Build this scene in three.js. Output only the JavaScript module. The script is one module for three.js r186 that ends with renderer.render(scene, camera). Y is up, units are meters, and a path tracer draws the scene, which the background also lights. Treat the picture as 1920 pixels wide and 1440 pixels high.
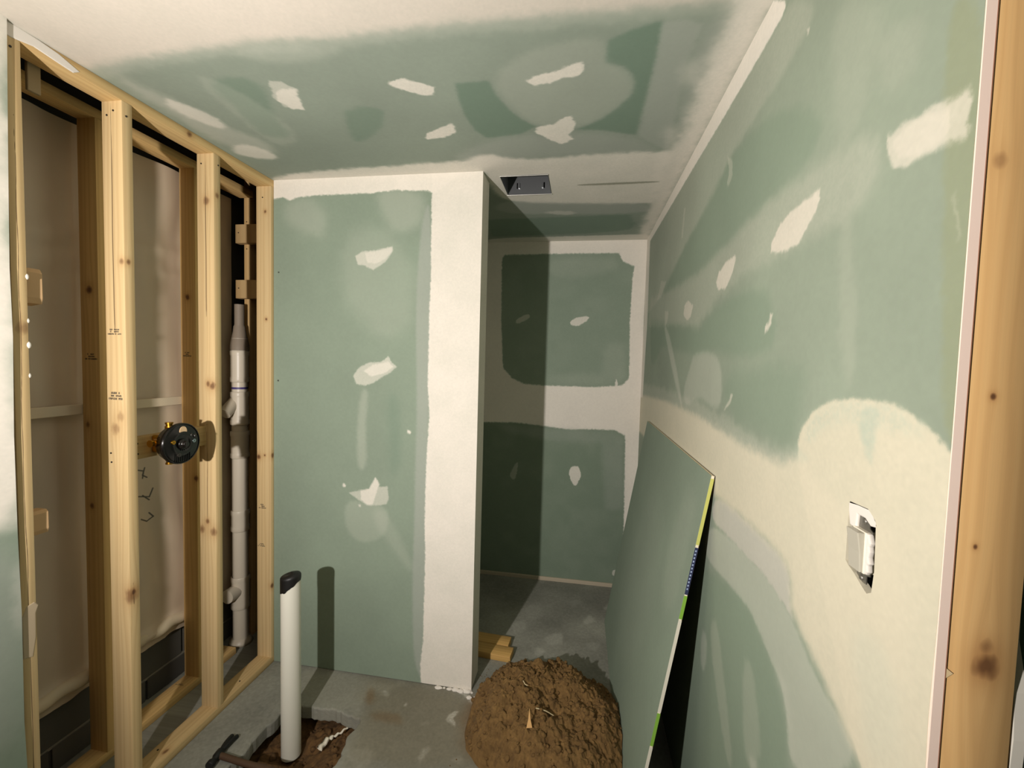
import * as THREE from 'three';
import { mergeGeometries, mergeVertices, toCreasedNormals } from 'three/addons/utils/BufferGeometryUtils.js';
import { RoundedBoxGeometry } from 'three/addons/geometries/RoundedBoxGeometry.js';

// ------------------------------------------------------------------ camera, light, exposure
const scene = new THREE.Scene();
scene.background = new THREE.Color(0x000000);                 // a closed, windowless room
const camera = new THREE.PerspectiveCamera(2 * Math.atan(720 / 810.3) * 180 / Math.PI, 1920 / 1440, 0.02, 50);
camera.position.set(0, 1.7612, 0);
camera.rotation.set(-0.0497, 0.1574, 0.0269, 'YXZ');
const renderer = new THREE.WebGLRenderer({ antialias: true });
renderer.toneMapping = THREE.LinearToneMapping;
renderer.toneMappingExposure = 1.0;
renderer.shadowMap.enabled = true;
const LAMP = { at: [-1.0, 1.66, 0.35], side: 0.06, color: [1, 0.93, 0.875], power: 20, aim: [0.22, 0.20, -1] };   // the work light beside the camera
{
  const l = new THREE.SpotLight(new THREE.Color().setRGB(...LAMP.color), LAMP.power, 0, 76 * Math.PI / 180, 1, 2);
  l.position.set(LAMP.at[0], LAMP.at[1], LAMP.at[2] - 0.035);
  l.target.position.set(LAMP.at[0] + LAMP.aim[0], LAMP.at[1] + LAMP.aim[1], LAMP.at[2] - 0.035 + LAMP.aim[2]);
  l.castShadow = true; l.shadow.radius = 1.3; l.shadow.mapSize.set(2048, 2048); l.shadow.camera.near = 0.05; l.name = 'work_light_beam';
  scene.add(l, l.target);
}

// ------------------------------------------------------------------ dimensions (metres)
const H = 2.72, XL = -1.694, XR = 0.462, XC = -0.521, Z1 = -2.1735, Z1B = -2.32, Z2 = -3.4486;
const STUD = 0.038, DEEP = 0.089, BOARD = 0.0127;

// ------------------------------------------------------------------ small helpers
function rng(seed) { let a = seed >>> 0; return () => { a = (a + 0x6d2b79f5) | 0; let t = Math.imul(a ^ (a >>> 15), 1 | a); t = (t + Math.imul(t ^ (t >>> 7), 61 | t)) ^ t; return ((t ^ (t >>> 14)) >>> 0) / 4294967296; }; }
const hash = (x, y, s) => { let h = Math.imul(x, 374761393) ^ Math.imul(y, 668265263) ^ Math.imul(s, 1442695041); h = Math.imul(h ^ (h >>> 13), 1274126177); return ((h ^ (h >>> 16)) >>> 0) / 4294967296; };
function vnoise(x, y, s) { const xi = Math.floor(x), yi = Math.floor(y), fx = x - xi, fy = y - yi, u = fx * fx * (3 - 2 * fx), v = fy * fy * (3 - 2 * fy); const a = hash(xi, yi, s), b = hash(xi + 1, yi, s), c = hash(xi, yi + 1, s), d = hash(xi + 1, yi + 1, s); return a + (b - a) * u + (c - a) * v + (a - b - c + d) * u * v; }
function fbm(x, y, s, o = 4) { let r = 0, a = 0.5, t = 0; for (let i = 0; i < o; i++) { r += a * vnoise(x, y, s + i * 17); t += a; x *= 2.03; y *= 2.03; a *= 0.5; } return r / t; }
const names = new Map();
function numbered(name) { const n = names.get(name) ?? 0; names.set(name, n + 1); return n ? `${name}_${String(n).padStart(3, '0')}` : name; }
function shade(o) { o.traverse((m) => { if (m.isMesh) { m.castShadow = true; m.receiveShadow = true; } }); return o; }
function thing(name, label, category, [x, y, z] = [0, 0, 0], group) {
  const o = new THREE.Group(); o.name = numbered(name); o.position.set(x, y, z); o.userData = { label, category }; if (group) o.userData.group = group; scene.add(o); return o;
}
function mesh(name, geo, mat, parent = scene) { const m = new THREE.Mesh(geo, mat); m.name = parent === scene ? numbered(name) : name; m.castShadow = m.receiveShadow = true; parent.add(m); return m; }
function solo(name, geo, mat, label, category, group) { const m = mesh(name, geo, mat); m.userData = { label, category }; if (group) m.userData.group = group; return m; }
function struct(name, geo, mat) { const m = mesh(name, geo, mat); m.userData = { kind: 'structure' }; return m; }
function std(color, rough = 0.8, extra = {}) { return new THREE.MeshStandardMaterial({ color, roughness: rough, metalness: 0, ...extra }); }
function bx(x0, x1, y0, y1, z0, z1) { const g = new THREE.BoxGeometry(x1 - x0, y1 - y0, z1 - z0); g.translate((x0 + x1) / 2, (y0 + y1) / 2, (z0 + z1) / 2); return g; }
function rbx(x0, x1, y0, y1, z0, z1, r = 0.002) { const g = new RoundedBoxGeometry(x1 - x0, y1 - y0, z1 - z0, 2, r); g.translate((x0 + x1) / 2, (y0 + y1) / 2, (z0 + z1) / 2); return g; }
function planarUV(g, ax, ay, a0, a1, b0, b1) { const p = g.attributes.position, uv = new Float32Array(p.count * 2), c = ['getX', 'getY', 'getZ']; for (let i = 0; i < p.count; i++) { uv[2 * i] = (p[c[ax]](i) - a0) / (a1 - a0); uv[2 * i + 1] = (p[c[ay]](i) - b0) / (b1 - b0); } g.setAttribute('uv', new THREE.BufferAttribute(uv, 2)); return g; }
function poly(flat) { const s = []; for (let i = 0; i < flat.length; i += 2) s.push(new THREE.Vector2(flat[i], flat[i + 1])); return s; }
function dataTex(data, w, h, srgb = true, repeat = false) { const t = new THREE.DataTexture(data, w, h); if (srgb) t.colorSpace = THREE.SRGBColorSpace; t.magFilter = THREE.LinearFilter; t.minFilter = THREE.LinearMipmapLinearFilter; t.generateMipmaps = true; if (repeat) t.wrapS = t.wrapT = THREE.RepeatWrapping; t.needsUpdate = true; return t; }

// ------------------------------------------------------------------ taped and mudded drywall: what lies on each surface, in millimetres on it
const LAYERS = {};
LAYERS.C = [
  ['deep', 0.75, 0.008, 0.003, -0.0005, [191,-1294,198,-1445,195,-1633,191,-1902,50,-1849,-60,-1834,2,-1800,46,-1764,103,-1693,141,-1627,148,-1563,135,-1516,100,-1469,43,-1446,44,-1353,102,-1322,153,-1303]],
  ['deep', 0.75, 0.008, 0.003, -0.0005, [-465,-1491,-345,-1490,-334,-1572,-306,-1659,-264,-1736,-212,-1792,-287,-1844,-355,-1852,-433,-1860,-468,-1794,-482,-1692,-477,-1579]],
  ['deep', 0.5, 0.015, 0.008, 0, [-944,-1587,-767,-1582,-856,-1751,-1041,-1863,-989,-1707]],
  ['deep', 0.5, 0.018, 0.008, 0, [-1351,-1367,-1114,-1374,-1273,-1647,-1265,-1771,-1423,-1754,-1352,-1504]],
  ['mud', 0.18, 0.02, 0.004, 0, [-1137,-1259,-1083,-1301,-1004,-1327,-878,-1325,-736,-1290,-889,-1262,-1007,-1242]],
  ['mud', 0.16, 0.02, 0.006, 0, [-341,-1506,-291,-1661,-216,-1791,-60,-1830,46,-1764,142,-1638,146,-1562,93,-1469,43,-1445,44,-1353,4,-1333,-146,-1346,-277,-1416]],
  ['mud', 0.15, 0.014, 0.008, 0, [-1367,-1344,-1286,-1364,-1231,-1582,-1248,-1773,-1408,-1861,-1412,-1631]],
  ['grey', 0.55, 0.008, 0.004, -0.0005, [192,-1298,256,-1299,302,-1318,293,-1483,349,-2060,204,-1912,198,-1445]],
  ['grey', 0.5, 0.03, 0.01, 0, [300,-1311,361,-1266,372,-1348,377,-1856,354,-2043,307,-1634]],
  ['mud', 0.45, 0.03, 0.01, 0, [287,-1456,351,-1481,349,-1617,309,-1581]],
  ['mud', 0.4, 0.03, 0.01, 0, [293,-1846,351,-1839,376,-1994,325,-2023]],
  ['grey', 0.5, 0.03, 0.008, 0, [-436,-1876,-222,-1851,50,-1864,206,-1927,344,-2078,59,-2049,-209,-2069,-461,-2073,-676,-2052]],
  ['mud', 0.35, 0.03, 0.01, 0, [-1615,-1270,-1612,-1305,-1605,-1359,-1570,-1436,-1539,-1521,-1511,-1681,-1423,-1754,-1462,-1932,-1580,-1825,-1658,-1799,-1661,-1604,-1652,-1495,-1665,-1374]],
  ['mud', 0.7, 0.012, 0.006, 0, [-1591,-1452,-1565,-1455,-1523,-1523,-1491,-1580,-1505,-1658,-1548,-1669,-1594,-1611,-1626,-1511]],
  ['mud', 0.75, 0.012, 0.006, 0, [-1626,-1802,-1536,-1797,-1483,-1853,-1472,-1931,-1538,-1948,-1617,-1916,-1663,-1872]],
  ['mud', 0.55, 0.005, 0.007, -0.12, [-1109,-1400,-1068,-1410,-1058,-1438,-1037,-1452,-1068,-1500,-1095,-1577,-1140,-1572,-1164,-1537,-1162,-1483]],
  ['mud', 0.75, 0.005, 0.007, -0.12, [-1094,-1445,-1041,-1457,-1068,-1500,-1095,-1573,-1137,-1568,-1161,-1513,-1135,-1469]],
  ['mud', 0.95, 0.005, 0.007, -0.12, [-701,-1458,-643,-1441,-590,-1466,-540,-1504,-562,-1546,-604,-1539,-657,-1507,-696,-1480]],
  ['mud', 0.95, 0.005, 0.007, -0.12, [-702,-1831,-664,-1787,-545,-1729,-554,-1799,-611,-1832,-686,-1846]],
  ['mud', 0.95, 0.005, 0.007, -0.12, [-217,-1510,-197,-1487,-131,-1475,-79,-1448,-30,-1434,-30,-1482,-49,-1504,-94,-1509,-148,-1528,-196,-1538]],
  ['mud', 0.92, 0.005, 0.007, -0.12, [-225,-1835,-200,-1793,-145,-1784,-112,-1746,-70,-1731,-52,-1795,-81,-1866,-66,-1907,-121,-1945,-161,-1905,-191,-1869]],
  ['mudc', 1, 0.022, 0.008, 0.1, [-1700,-1274,-1735,-1279,-1604,-1262,-1501,-1246,-1371,-1240,-1206,-1231,-1087,-1225,-979,-1227,-877,-1233,-741,-1239,-639,-1239,-471,-1231,-314,-1231,-164,-1236,-18,-1240,123,-1243,259,-1245,345,-1245,470,-1245,470,2000,-1700,2000]],
  ['mud', 0.22, 0.02, 0.01, 0.1, [-1700,-1299,-1735,-1324,-1604,-1307,-1501,-1291,-1371,-1285,-1206,-1276,-1087,-1270,-979,-1272,-877,-1278,-741,-1284,-639,-1284,-471,-1276,-314,-1276,-164,-1281,-18,-1285,123,-1288,259,-1290,345,-1290,470,-1285,470,2000,-1700,2000]],
  ['mud', 0.95, 0.03, 0.012, 0.1, [357,-1266,372,-1349,359,-1490,360,-1608,377,-1856,358,-2059,304,-2069,368,-2688,380,-2963,380,-3315,462,-3449,470,-3449,470,300,357,-1266]],
  ['mud', 0.95, 0.018, 0.01, 0.1, [367,-2060,181,-2046,-8,-2052,-156,-2073,-306,-2069,-403,-2038,-472,-2005,-542,-2029,-589,-2057,-777,-2061,-1061,-2073,-1301,-2086,-1557,-2105,-1717,-2170,-1707,-2199,-520,-2192,-518,-2570,-258,-2652,-26,-2672,200,-2691,386,-2689]],
  ['mud', 0.7, 0.02, 0.01, 0, [-542,-2029,-471,-2000,-401,-2028,-446,-2128,-530,-2143]],
  ['grey', 0.75, 0.02, 0.01, 0, [-534,-2568,-256,-2626,-26,-2654,198,-2673,377,-2688,378,-2862,-134,-2841,-577,-2786]],
  ['deep', 0.6, 0.02, 0.008, 0, [-674,-2903,269,-2873,375,-3188,6,-3263,-720,-3297]],
  ['mud', 0.5, 0.012, 0.008, 0, [-301,-2788,-131,-2763,-49,-2828,-135,-2861]],
  ['mud', 0.8, 0.012, 0.006, 0, [-750,-3337,-300,-3324,7,-3317,390,-3302,475,-3321,511,-3548,-800,-3469]],
  ['line', 0.55, 0.004, 0.002, 0, [-55,-2381,106,-2375,368,-2373,372,-2393,108,-2403,-55,-2395]],
];
LAYERS.P = [
  ['mud', 0.22, 0.03, 0.006, 0, [-1111,2659,-823,2641,-827,2520,-858,2452,-916,2429,-1004,2431,-1065,2526]],
  ['mud', 0.2, 0.04, 0.02, 0, [-1607,2626,-1417,2614,-1369,2478,-1416,2394,-1543,2425,-1655,2542]],
  ['mud', 0.12, 0.05, 0.02, 0, [-1291,2420,-1109,2472,-899,2330,-864,1970,-1041,1827,-1289,2080]],
  ['mud', 0.22, 0.012, 0.004, 0, [-1169,1598,-1125,1600,-1142,1405,-1130,1163,-1189,1150,-1192,1402]],
  ['mud', 0.16, 0.012, 0.004, 0, [-1248,985,-1267,878,-1226,776,-1125,747,-1036,794,-998,873,-1019,965,-1118,976]],
  ['mud', 0.13, 0.02, 0.004, 0, [-1097,949,-1018,946,-918,767,-848,633,-877,611,-976,733,-1076,847]],
  ['deep', 0.35, 0.03, 0.01, 0, [-1023,1571,-962,1588,-939,1403,-947,1172,-986,1111,-1010,1342]],
  ['grey', 0.6, 0.008, 0.003, 0, [-800,2613,-843,2466,-860,2247,-867,1970,-851,1521,-856,1120,-857,830,-862,535,-849,118,-801,20,-783,705,-791,1125,-782,1637,-782,2246]],
  ['mud', 0.6, 0.003, 0.003, -0.1, [-1210,2305,-1171,2331,-1094,2335,-999,2354,-997,2329,-1036,2276,-1107,2232,-1161,2255,-1195,2260]],
  ['mud', 0.5, 0.003, 0.003, -0.1, [-1157,2322,-1094,2330,-1004,2350,-1003,2329,-1046,2285,-1093,2263,-1142,2273]],
  ['mud', 0.6, 0.003, 0.003, -0.1, [-1217,1665,-1186,1709,-1131,1739,-1055,1747,-1016,1777,-995,1743,-967,1724,-994,1695,-1039,1671,-1099,1632,-1145,1616,-1198,1622]],
  ['mud', 0.6, 0.003, 0.003, -0.1, [-1155,1696,-1101,1729,-1016,1748,-985,1721,-1039,1685,-1115,1665]],
  ['mud', 0.55, 0.003, 0.003, -0.1, [-1238,1023,-1168,1043,-1118,1056,-1080,1124,-1055,1084,-1064,1069,-1010,1073,-1004,1003,-1019,974,-1078,965,-1127,961,-1167,981]],
  ['mud', 0.75, 0.003, 0.003, -0.1, [-1168,1038,-1118,1051,-1080,1118,-1059,1084,-1074,1036,-1098,966,-1127,966,-1163,991]],
  ['mud', 0.9, 0.003, 0.003, -0.1, [-904,1389,-882,1381,-887,1364,-903,1371]],
  ['mud', 0.9, 0.003, 0.003, -0.1, [-1274,1068,-1259,1074,-1254,1058,-1269,1051]],
  ['mud', 0.7, 0.003, 0.003, -0.1, [-1179,961,-1165,964,-1165,951,-1177,948]],
  ['mud', 1, 0.003, 0.0035, -0.06, [-789,2640,-790,2383,-787,2205,-792,2027,-794,1636,-782,1468,-793,1268,-798,1067,-798,873,-792,704,-795,365,-796,246,-809,109,-801,-25,-510,-20,-500,2740,-789,2740]],
  ['mud', 1, 0.003, 0.004, -0.06, [-1720,2624,-1681,2620,-1639,2627,-1591,2609,-1543,2624,-1417,2631,-1111,2632,-992,2642,-818,2635,-774,2620,-600,2740,-1720,2740]],
  ['dot', 0.8, 0.001, 0, 0, [-1668,2227,-1658,2227,-1658,2219,-1668,2219]],
  ['dot', 0.8, 0.001, 0, 0, [-1671,1630,-1661,1630,-1661,1621,-1671,1621]],
];
LAYERS.B = [
  ['green', 1, 0.005, 0.004, -0.03, [-655,2592,-635,2619,-321,2622,-55,2622,256,2623,290,2556,374,2523,365,2426,358,2114,369,1668,320,1607,113,1586,-316,1585,-454,1594,-553,1639,-625,1719,-649,2103]],
  ['mud', 0.12, 0.03, 0.01, 0, [-293,2588,206,2595,286,2504,-48,2428,-289,2455]],
  ['mud', 0.12, 0.03, 0.01, 0, [-208,1595,-318,1646,-23,1696,175,1675,155,1874,306,1983,357,1668,243,1598]],
  ['green2', 1, 0.005, 0.004, -0.03, [-1085,1255,-502,1276,-314,1261,-98,1241,113,1252,276,1253,358,1212,368,778,377,347,381,44,379,-90,-1057,-155]],
  ['grey', 0.3, 0.03, 0.008, 0, [-774,1255,-314,1254,276,1245,351,1204,373,625,226,613,176,1148,-310,1137]],
  ['mud', 0.9, 0.003, 0.004, 0.1, [-103,2089,-64,2123,47,2144,48,2111,-36,2057,-82,2063]],
  ['mud', 0.6, 0.003, 0.004, 0.1, [-538,2105,-422,2160,-414,2119,-523,2064]],
  ['mud', 0.9, 0.003, 0.004, 0.1, [-72,902,-43,950,3,953,35,893,7,814,-22,784,-54,840]],
  ['mud', 0.4, 0.003, 0.004, 0.1, [-551,838,-524,903,-475,973,-490,842,-513,800]],
  ['mud', 0.7, 0.003, 0.004, 0.1, [296,128,340,149,342,102,305,82]],
  ['mud', 0.9, 0.003, 0.004, 0.1, [267,1652,280,1652,290,1586,263,1585]],
];
LAYERS.R = [
  ['mudr', 0.28, 0.014, 0.008, 0.35, [-1147,2629,-1024,2532,-1097,2486,-1334,2471,-1556,2463,-1711,2386,-2104,2342,-2648,2187,-3297,2137,-3460,2713]],
  ['deepr', 0.45, 0.016, 0.008, 0, [-1556,2463,-1258,2430,-1010,2319,-968,2212,-1196,2193,-1811,2157,-2823,2183,-2104,2342,-1781,2402]],
  ['deepr', 0.5, 0.018, 0.008, 0, [-3113,2092,-1846,1917,-1586,1987,-1221,1981,-1148,1903,-1134,1795,-1501,1802,-1619,1824,-1853,1809,-2659,1878,-3011,1714]],
  ['deepr', 0.4, 0.03, 0.02, 0, [-1512,1756,-1043,1774,-1014,1800,-987,1755,-1008,1621,-1027,1578,-1289,1600,-1492,1629]],
  ['mudr', 0.3, 0.02, 0.012, 0.35, [-919,2178,-786,2147,-787,2040,-1084,2032,-1501,2037,-1848,1931,-3221,2045,-3151,2231,-1972,2142,-1250,2193]],
  ['mudr', 0.14, 0.02, 0.015, 0.4, [-971,2490,-835,2381,-798,2270,-870,2173,-917,2158,-938,2267]],
  ['mudr', 0.12, 0.012, 0.01, 0, [-897,2052,-856,2038,-811,1759,-852,1720,-888,1895]],
  ['mudr', 0.14, 0.016, 0.012, 0.4, [-816,2324,-711,2261,-716,2206,-744,2187,-804,2207]],
  ['olive', 0.6, 0.007, 0.004, 0, [-683,2266,-618,2214,-606,1954,-602,1731,-609,1664,-636,1693,-659,1972]],
  ['mud', 0.25, 0.012, 0.004, 0, [-1934,1781,-1911,1814,-1754,1828,-1576,1804,-1528,1744,-1515,1662,-1546,1623,-1627,1622,-1798,1654,-1989,1578,-2071,1652]],
  ['mud', 0.3, 0.012, 0.004, 0, [-2634,2011,-2466,1957,-2250,1782,-2058,1587,-2091,1576,-2327,1746]],
  ['mudr', 0.95, 0.003, 0.005, -0.12, [-975,2125,-971,2106,-983,2082,-1051,2041,-1128,2039,-1193,2056,-1191,2077,-1146,2112,-1094,2123,-1023,2125]],
  ['mudr', 0.9, 0.003, 0.005, -0.12, [-1458,2117,-1447,2098,-1489,2052,-1536,2023,-1613,2036,-1642,2063,-1613,2095,-1550,2111]],
  ['mudr', 0.75, 0.003, 0.005, -0.12, [-2050,2060,-1956,2024,-1987,1982,-2048,1969,-2124,2005,-2114,2045]],
  ['mudr', 0.4, 0.003, 0.005, -0.12, [-2596,2078,-2491,2066,-2503,2009,-2575,1990]],
  ['mudr', 0.35, 0.003, 0.005, -0.12, [-2756,2279,-2592,2244,-2732,2180,-2887,2181]],
  ['mudr', 0.75, 0.003, 0.005, -0.12, [-782,2132,-746,2132,-692,2126,-663,2119,-631,2113,-628,2081,-631,2055,-660,2061,-693,2065,-732,2064,-755,2073,-777,2102]],
  ['mudr', 0.5, 0.003, 0.005, -0.12, [-745,2126,-692,2117,-662,2107,-657,2087,-669,2070,-713,2072,-752,2083,-767,2116]],
  ['mudr', 0.35, 0.003, 0.005, -0.12, [-1588,2475,-1527,2435,-1523,2389,-1553,2364,-1577,2376,-1561,2417]],
  ['mudr', 0.3, 0.003, 0.005, -0.12, [-2217,2524,-2186,2514,-2217,2382,-2249,2391]],
  ['mudr', 0.7, 0.003, 0.005, -0.12, [-1068,2507,-1056,2502,-1059,2489,-1070,2494]],
  ['mudr', 0.85, 0.003, 0.005, -0.12, [-1173,1902,-1160,1901,-1170,1875,-1191,1857,-1206,1854,-1200,1869,-1181,1881]],
  ['mudr', 0.3, 0.003, 0.005, -0.12, [-647,1990,-644,1989,-638,1965,-631,1932,-633,1930,-641,1961]],
  ['mudr', 0.6, 0.003, 0.005, -0.12, [-1424,1683,-1413,1681,-1421,1661,-1474,1628,-1491,1623,-1460,1649]],
  ['deepr', 0.5, 0.02, 0.008, 0, [-1775,1012,-1353,1112,-1209,1130,-1125,1104,-1051,1077,-986,1053,-949,902,-2654,-1069,-3078,309]],
  ['mud', 0.3, 0.006, 0.003, 0, [-1638,1080,-1584,1216,-1374,1249,-1212,1253,-1074,1256,-961,1226,-883,1176,-807,1165,-731,1133,-949,902,-986,1053,-1051,1077,-1125,1104,-1209,1130,-1353,1112]],
  ['mud', 0.25, 0.012, 0.006, 0, [-1617,805,-1557,842,-1532,799,-1547,708,-1595,680]],
  ['mudr', 0.2, 0.01, 0.006, 0, [-1528,890,-1447,953,-1364,820,-1247,641,-1292,598,-1433,734]],
  ['mud', 0.3, 0.012, 0.006, 0, [-1150,763,-1121,796,-1099,774,-1138,729]],
  ['mudr', 0.2, 0.012, 0.006, 0, [-1218,986,-1162,997,-1110,902,-1083,799,-1178,708,-1217,871]],
  ['mud', 0.15, 0.02, 0.005, 0, [-1072,1067,-983,1102,-936,942,-952,926,-984,1032]],
  ['grey2', 0.8, 0.006, 0.004, 0, [-1574,1235,-1522,1345,-1197,1343,-1022,1340,-993,1298,-991,1244,-961,1226,-1074,1256,-1212,1253,-1374,1249]],
  ['mudr', 0.35, 0.016, 0.014, 0.4, [-3862,1627,-2443,1638,-1793,1623,-1287,1585,-1061,1578,-989,1586,-1006,1536,-1272,1483,-2411,1497,-3794,1424]],
  ['mudy', 0.97, 0.016, 0.006, 0.06, [-3831,1536,-3343,1543,-2429,1576,-1784,1571,-1281,1544,-1112,1545,-1037,1555,-999,1578,-990,1597,-941,1542,-801,1525,-681,1535,-650,1218,-655,1166,-740,1124,-794,1160,-841,1183,-902,1212,-972,1237,-993,1261,-993,1298,-1022,1340,-1197,1343,-1509,1335,-1830,1306,-2645,1263,-3735,1250]],
  ['mudy', 0.97, 0.004, 0.003, 0.06, [-1006,1615,-975,1656,-932,1690,-873,1710,-797,1717,-720,1715,-677,1700,-645,1683,-618,1662,-598,1660,-576,1577,-579,1287,-612,1211,-728,1090,-837,1279,-928,1438,-982,1531]],
  ['haze', 0.55, 0.012, 0.006, 0.85, [-980,1610,-970,1651,-928,1686,-872,1707,-797,1714,-719,1712,-677,1696,-649,1681,-695,1676,-763,1675,-832,1675,-905,1655,-959,1609]],
  ['haze', 0.75, 0.006, 0.006, 0.6, [-808,1702,-762,1709,-747,1686,-764,1666,-761,1656,-764,1606,-780,1638,-796,1658]],
  ['haze', 0.4, 0.008, 0.01, 0.5, [-798,1679,-768,1683,-761,1656,-764,1606,-780,1638,-796,1658]],
  ['haze', 0.3, 0.01, 0.01, 0.3, [-999,1607,-969,1601,-946,1584,-965,1573,-1018,1569]],
  ['mud', 1, 0.003, 0.003, 0.05, [-1272,2729,-1155,2636,-1285,2634,-1583,2635,-2066,2646,-2676,2655,-3292,2666,-3260,2094,-3338,1527,-3514,1514,-3425,2111,-3499,2752]],
  ['haze2', 0.35, 0.02, 0.01, 0, [-795,1329,-754,1354,-682,1330,-651,1217,-731,1139,-752,1238]],
];
LAYERS.F = [
  ['dust', 0.5, 0.05, 0.03, 0, [-1125,-2199,-582,-2145,-500,-2053,-374,-1754,-959,-1644,-1018,-1887]],
  ['dirt', 0.6, 0.05, 0.04, 0, [-579,-2038,-457,-2169,234,-2343,211,-1723,-244,-1683,-409,-1799]],
  ['pale', 0.45, 0.03, 0.03, 0, [-1528,-2162,-1266,-2163,-824,-2155,-1022,-2059,-1034,-1916,-1243,-1926,-1345,-1924]],
  ['dirt', 0.5, 0.02, 0.03, 0, [-1068,-2088,-981,-2067,-981,-1977,-1059,-2015]],
  ['dirt', 0.4, 0.02, 0.03, 0, [-973,-1961,-803,-1961,-828,-1892,-942,-1901]],
  ['white', 0.525, 0.014, 0.03, 0.45, [99,-3033,163,-2949,79,-2871]],
  ['white', 0.45, 0.014, 0.03, 0.45, [-176,-2704,-79,-2809,-55,-2674,-133,-2581]],
  ['white', 0.45, 0.014, 0.03, 0.45, [-232,-2587,-153,-2628,-177,-2523,-239,-2501]],
  ['white', 0.3, 0.014, 0.03, 0.45, [-406,-2833,-320,-2882,-288,-2767,-400,-2687]],
  ['white', 0.2625, 0.014, 0.03, 0.45, [129,-2738,195,-2725,158,-2615,78,-2649]],
  ['white', 0.15, 0.014, 0.03, 0.45, [-58,-3213,101,-3209,-15,-3077]],
  ['white', 0.45, 0.014, 0.03, 0.45, [216,-3160,264,-3192,252,-3119,205,-3089]],
  ['white', 0.1875, 0.014, 0.03, 0.45, [-326,-3083,-205,-3038,-227,-2869,-320,-2882]],
  ['white', 0.675, 0.006, 0.01, 0.45, [-603,-2006,-555,-2032,-545,-2017,-575,-1978,-538,-1953,-549,-1939,-601,-1967]],
  ['white', 0.6, 0.006, 0.01, 0.45, [-840,-2029,-824,-2032,-821,-2004,-837,-2008]],
  ['white', 0.375, 0.014, 0.03, 0.45, [-714,-1945,-691,-1943,-690,-1912]],
  ['white', 0.375, 0.014, 0.03, 0.45, [-671,-1781,-627,-1798,-595,-1751,-643,-1728]],
  ['white', 0.225, 0.014, 0.03, 0.45, [-503,-1786,-444,-1792,-447,-1760,-504,-1750]],
  ['white', 0.675, 0.006, 0.01, 0.45, [-585,-2156,-527,-2156,-504,-2123,-562,-2134]],
  ['white', 0.6, 0.006, 0.01, 0.45, [-521,-2134,-478,-2121,-476,-2092,-519,-2105]],
  ['white', 0.525, 0.014, 0.03, 0.45, [-976,-2087,-933,-2092,-929,-2062,-963,-2059]],
  ['white', 0.45, 0.014, 0.03, 0.45, [258,-2463,288,-2469,269,-2423]],
  ['white', 0.15, 0.014, 0.03, 0.45, [-1015,-1738,-880,-1778,-825,-1669,-937,-1648]],
];
const INK = {
  green: [135, 150, 133], green2: [119, 135, 117], deep: [107, 130, 113], mud: [231, 225, 214], mudy: [210, 204, 182], mudr: [214, 208, 194], mudc: [203, 194, 182], greenr: [142, 154, 137], greenc: [142, 153, 140], deepr: [121, 141, 121], grey: [168, 172, 164], grey2: [196, 193, 182], haze: [176, 188, 172], haze2: [196, 200, 182], olive: [139, 146, 116], line: [104, 106, 86], dot: [40, 40, 36],
  dust: [112, 104, 82], dirt: [112, 86, 56], pale: [158, 156, 140], white: [214, 212, 202], concrete: [140, 140, 130], black: [22, 20, 24],
};
function blur(m, w, h, r, vertical) {
  if (r < 1) return m; r = Math.round(r);
  const out = new Float32Array(w * h), n = vertical ? w : h, len = vertical ? h : w, step = vertical ? w : 1, row = vertical ? 1 : w;
  for (let k = 0; k < n; k++) { let sum = 0; const b = k * row; for (let i = -r; i <= r; i++) sum += m[b + Math.min(len - 1, Math.max(0, i)) * step]; for (let i = 0; i < len; i++) { out[b + i * step] = sum / (2 * r + 1); sum += m[b + Math.min(len - 1, i + r + 1) * step] - m[b + Math.max(0, i - r) * step]; } }
  return out;
}
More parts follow.
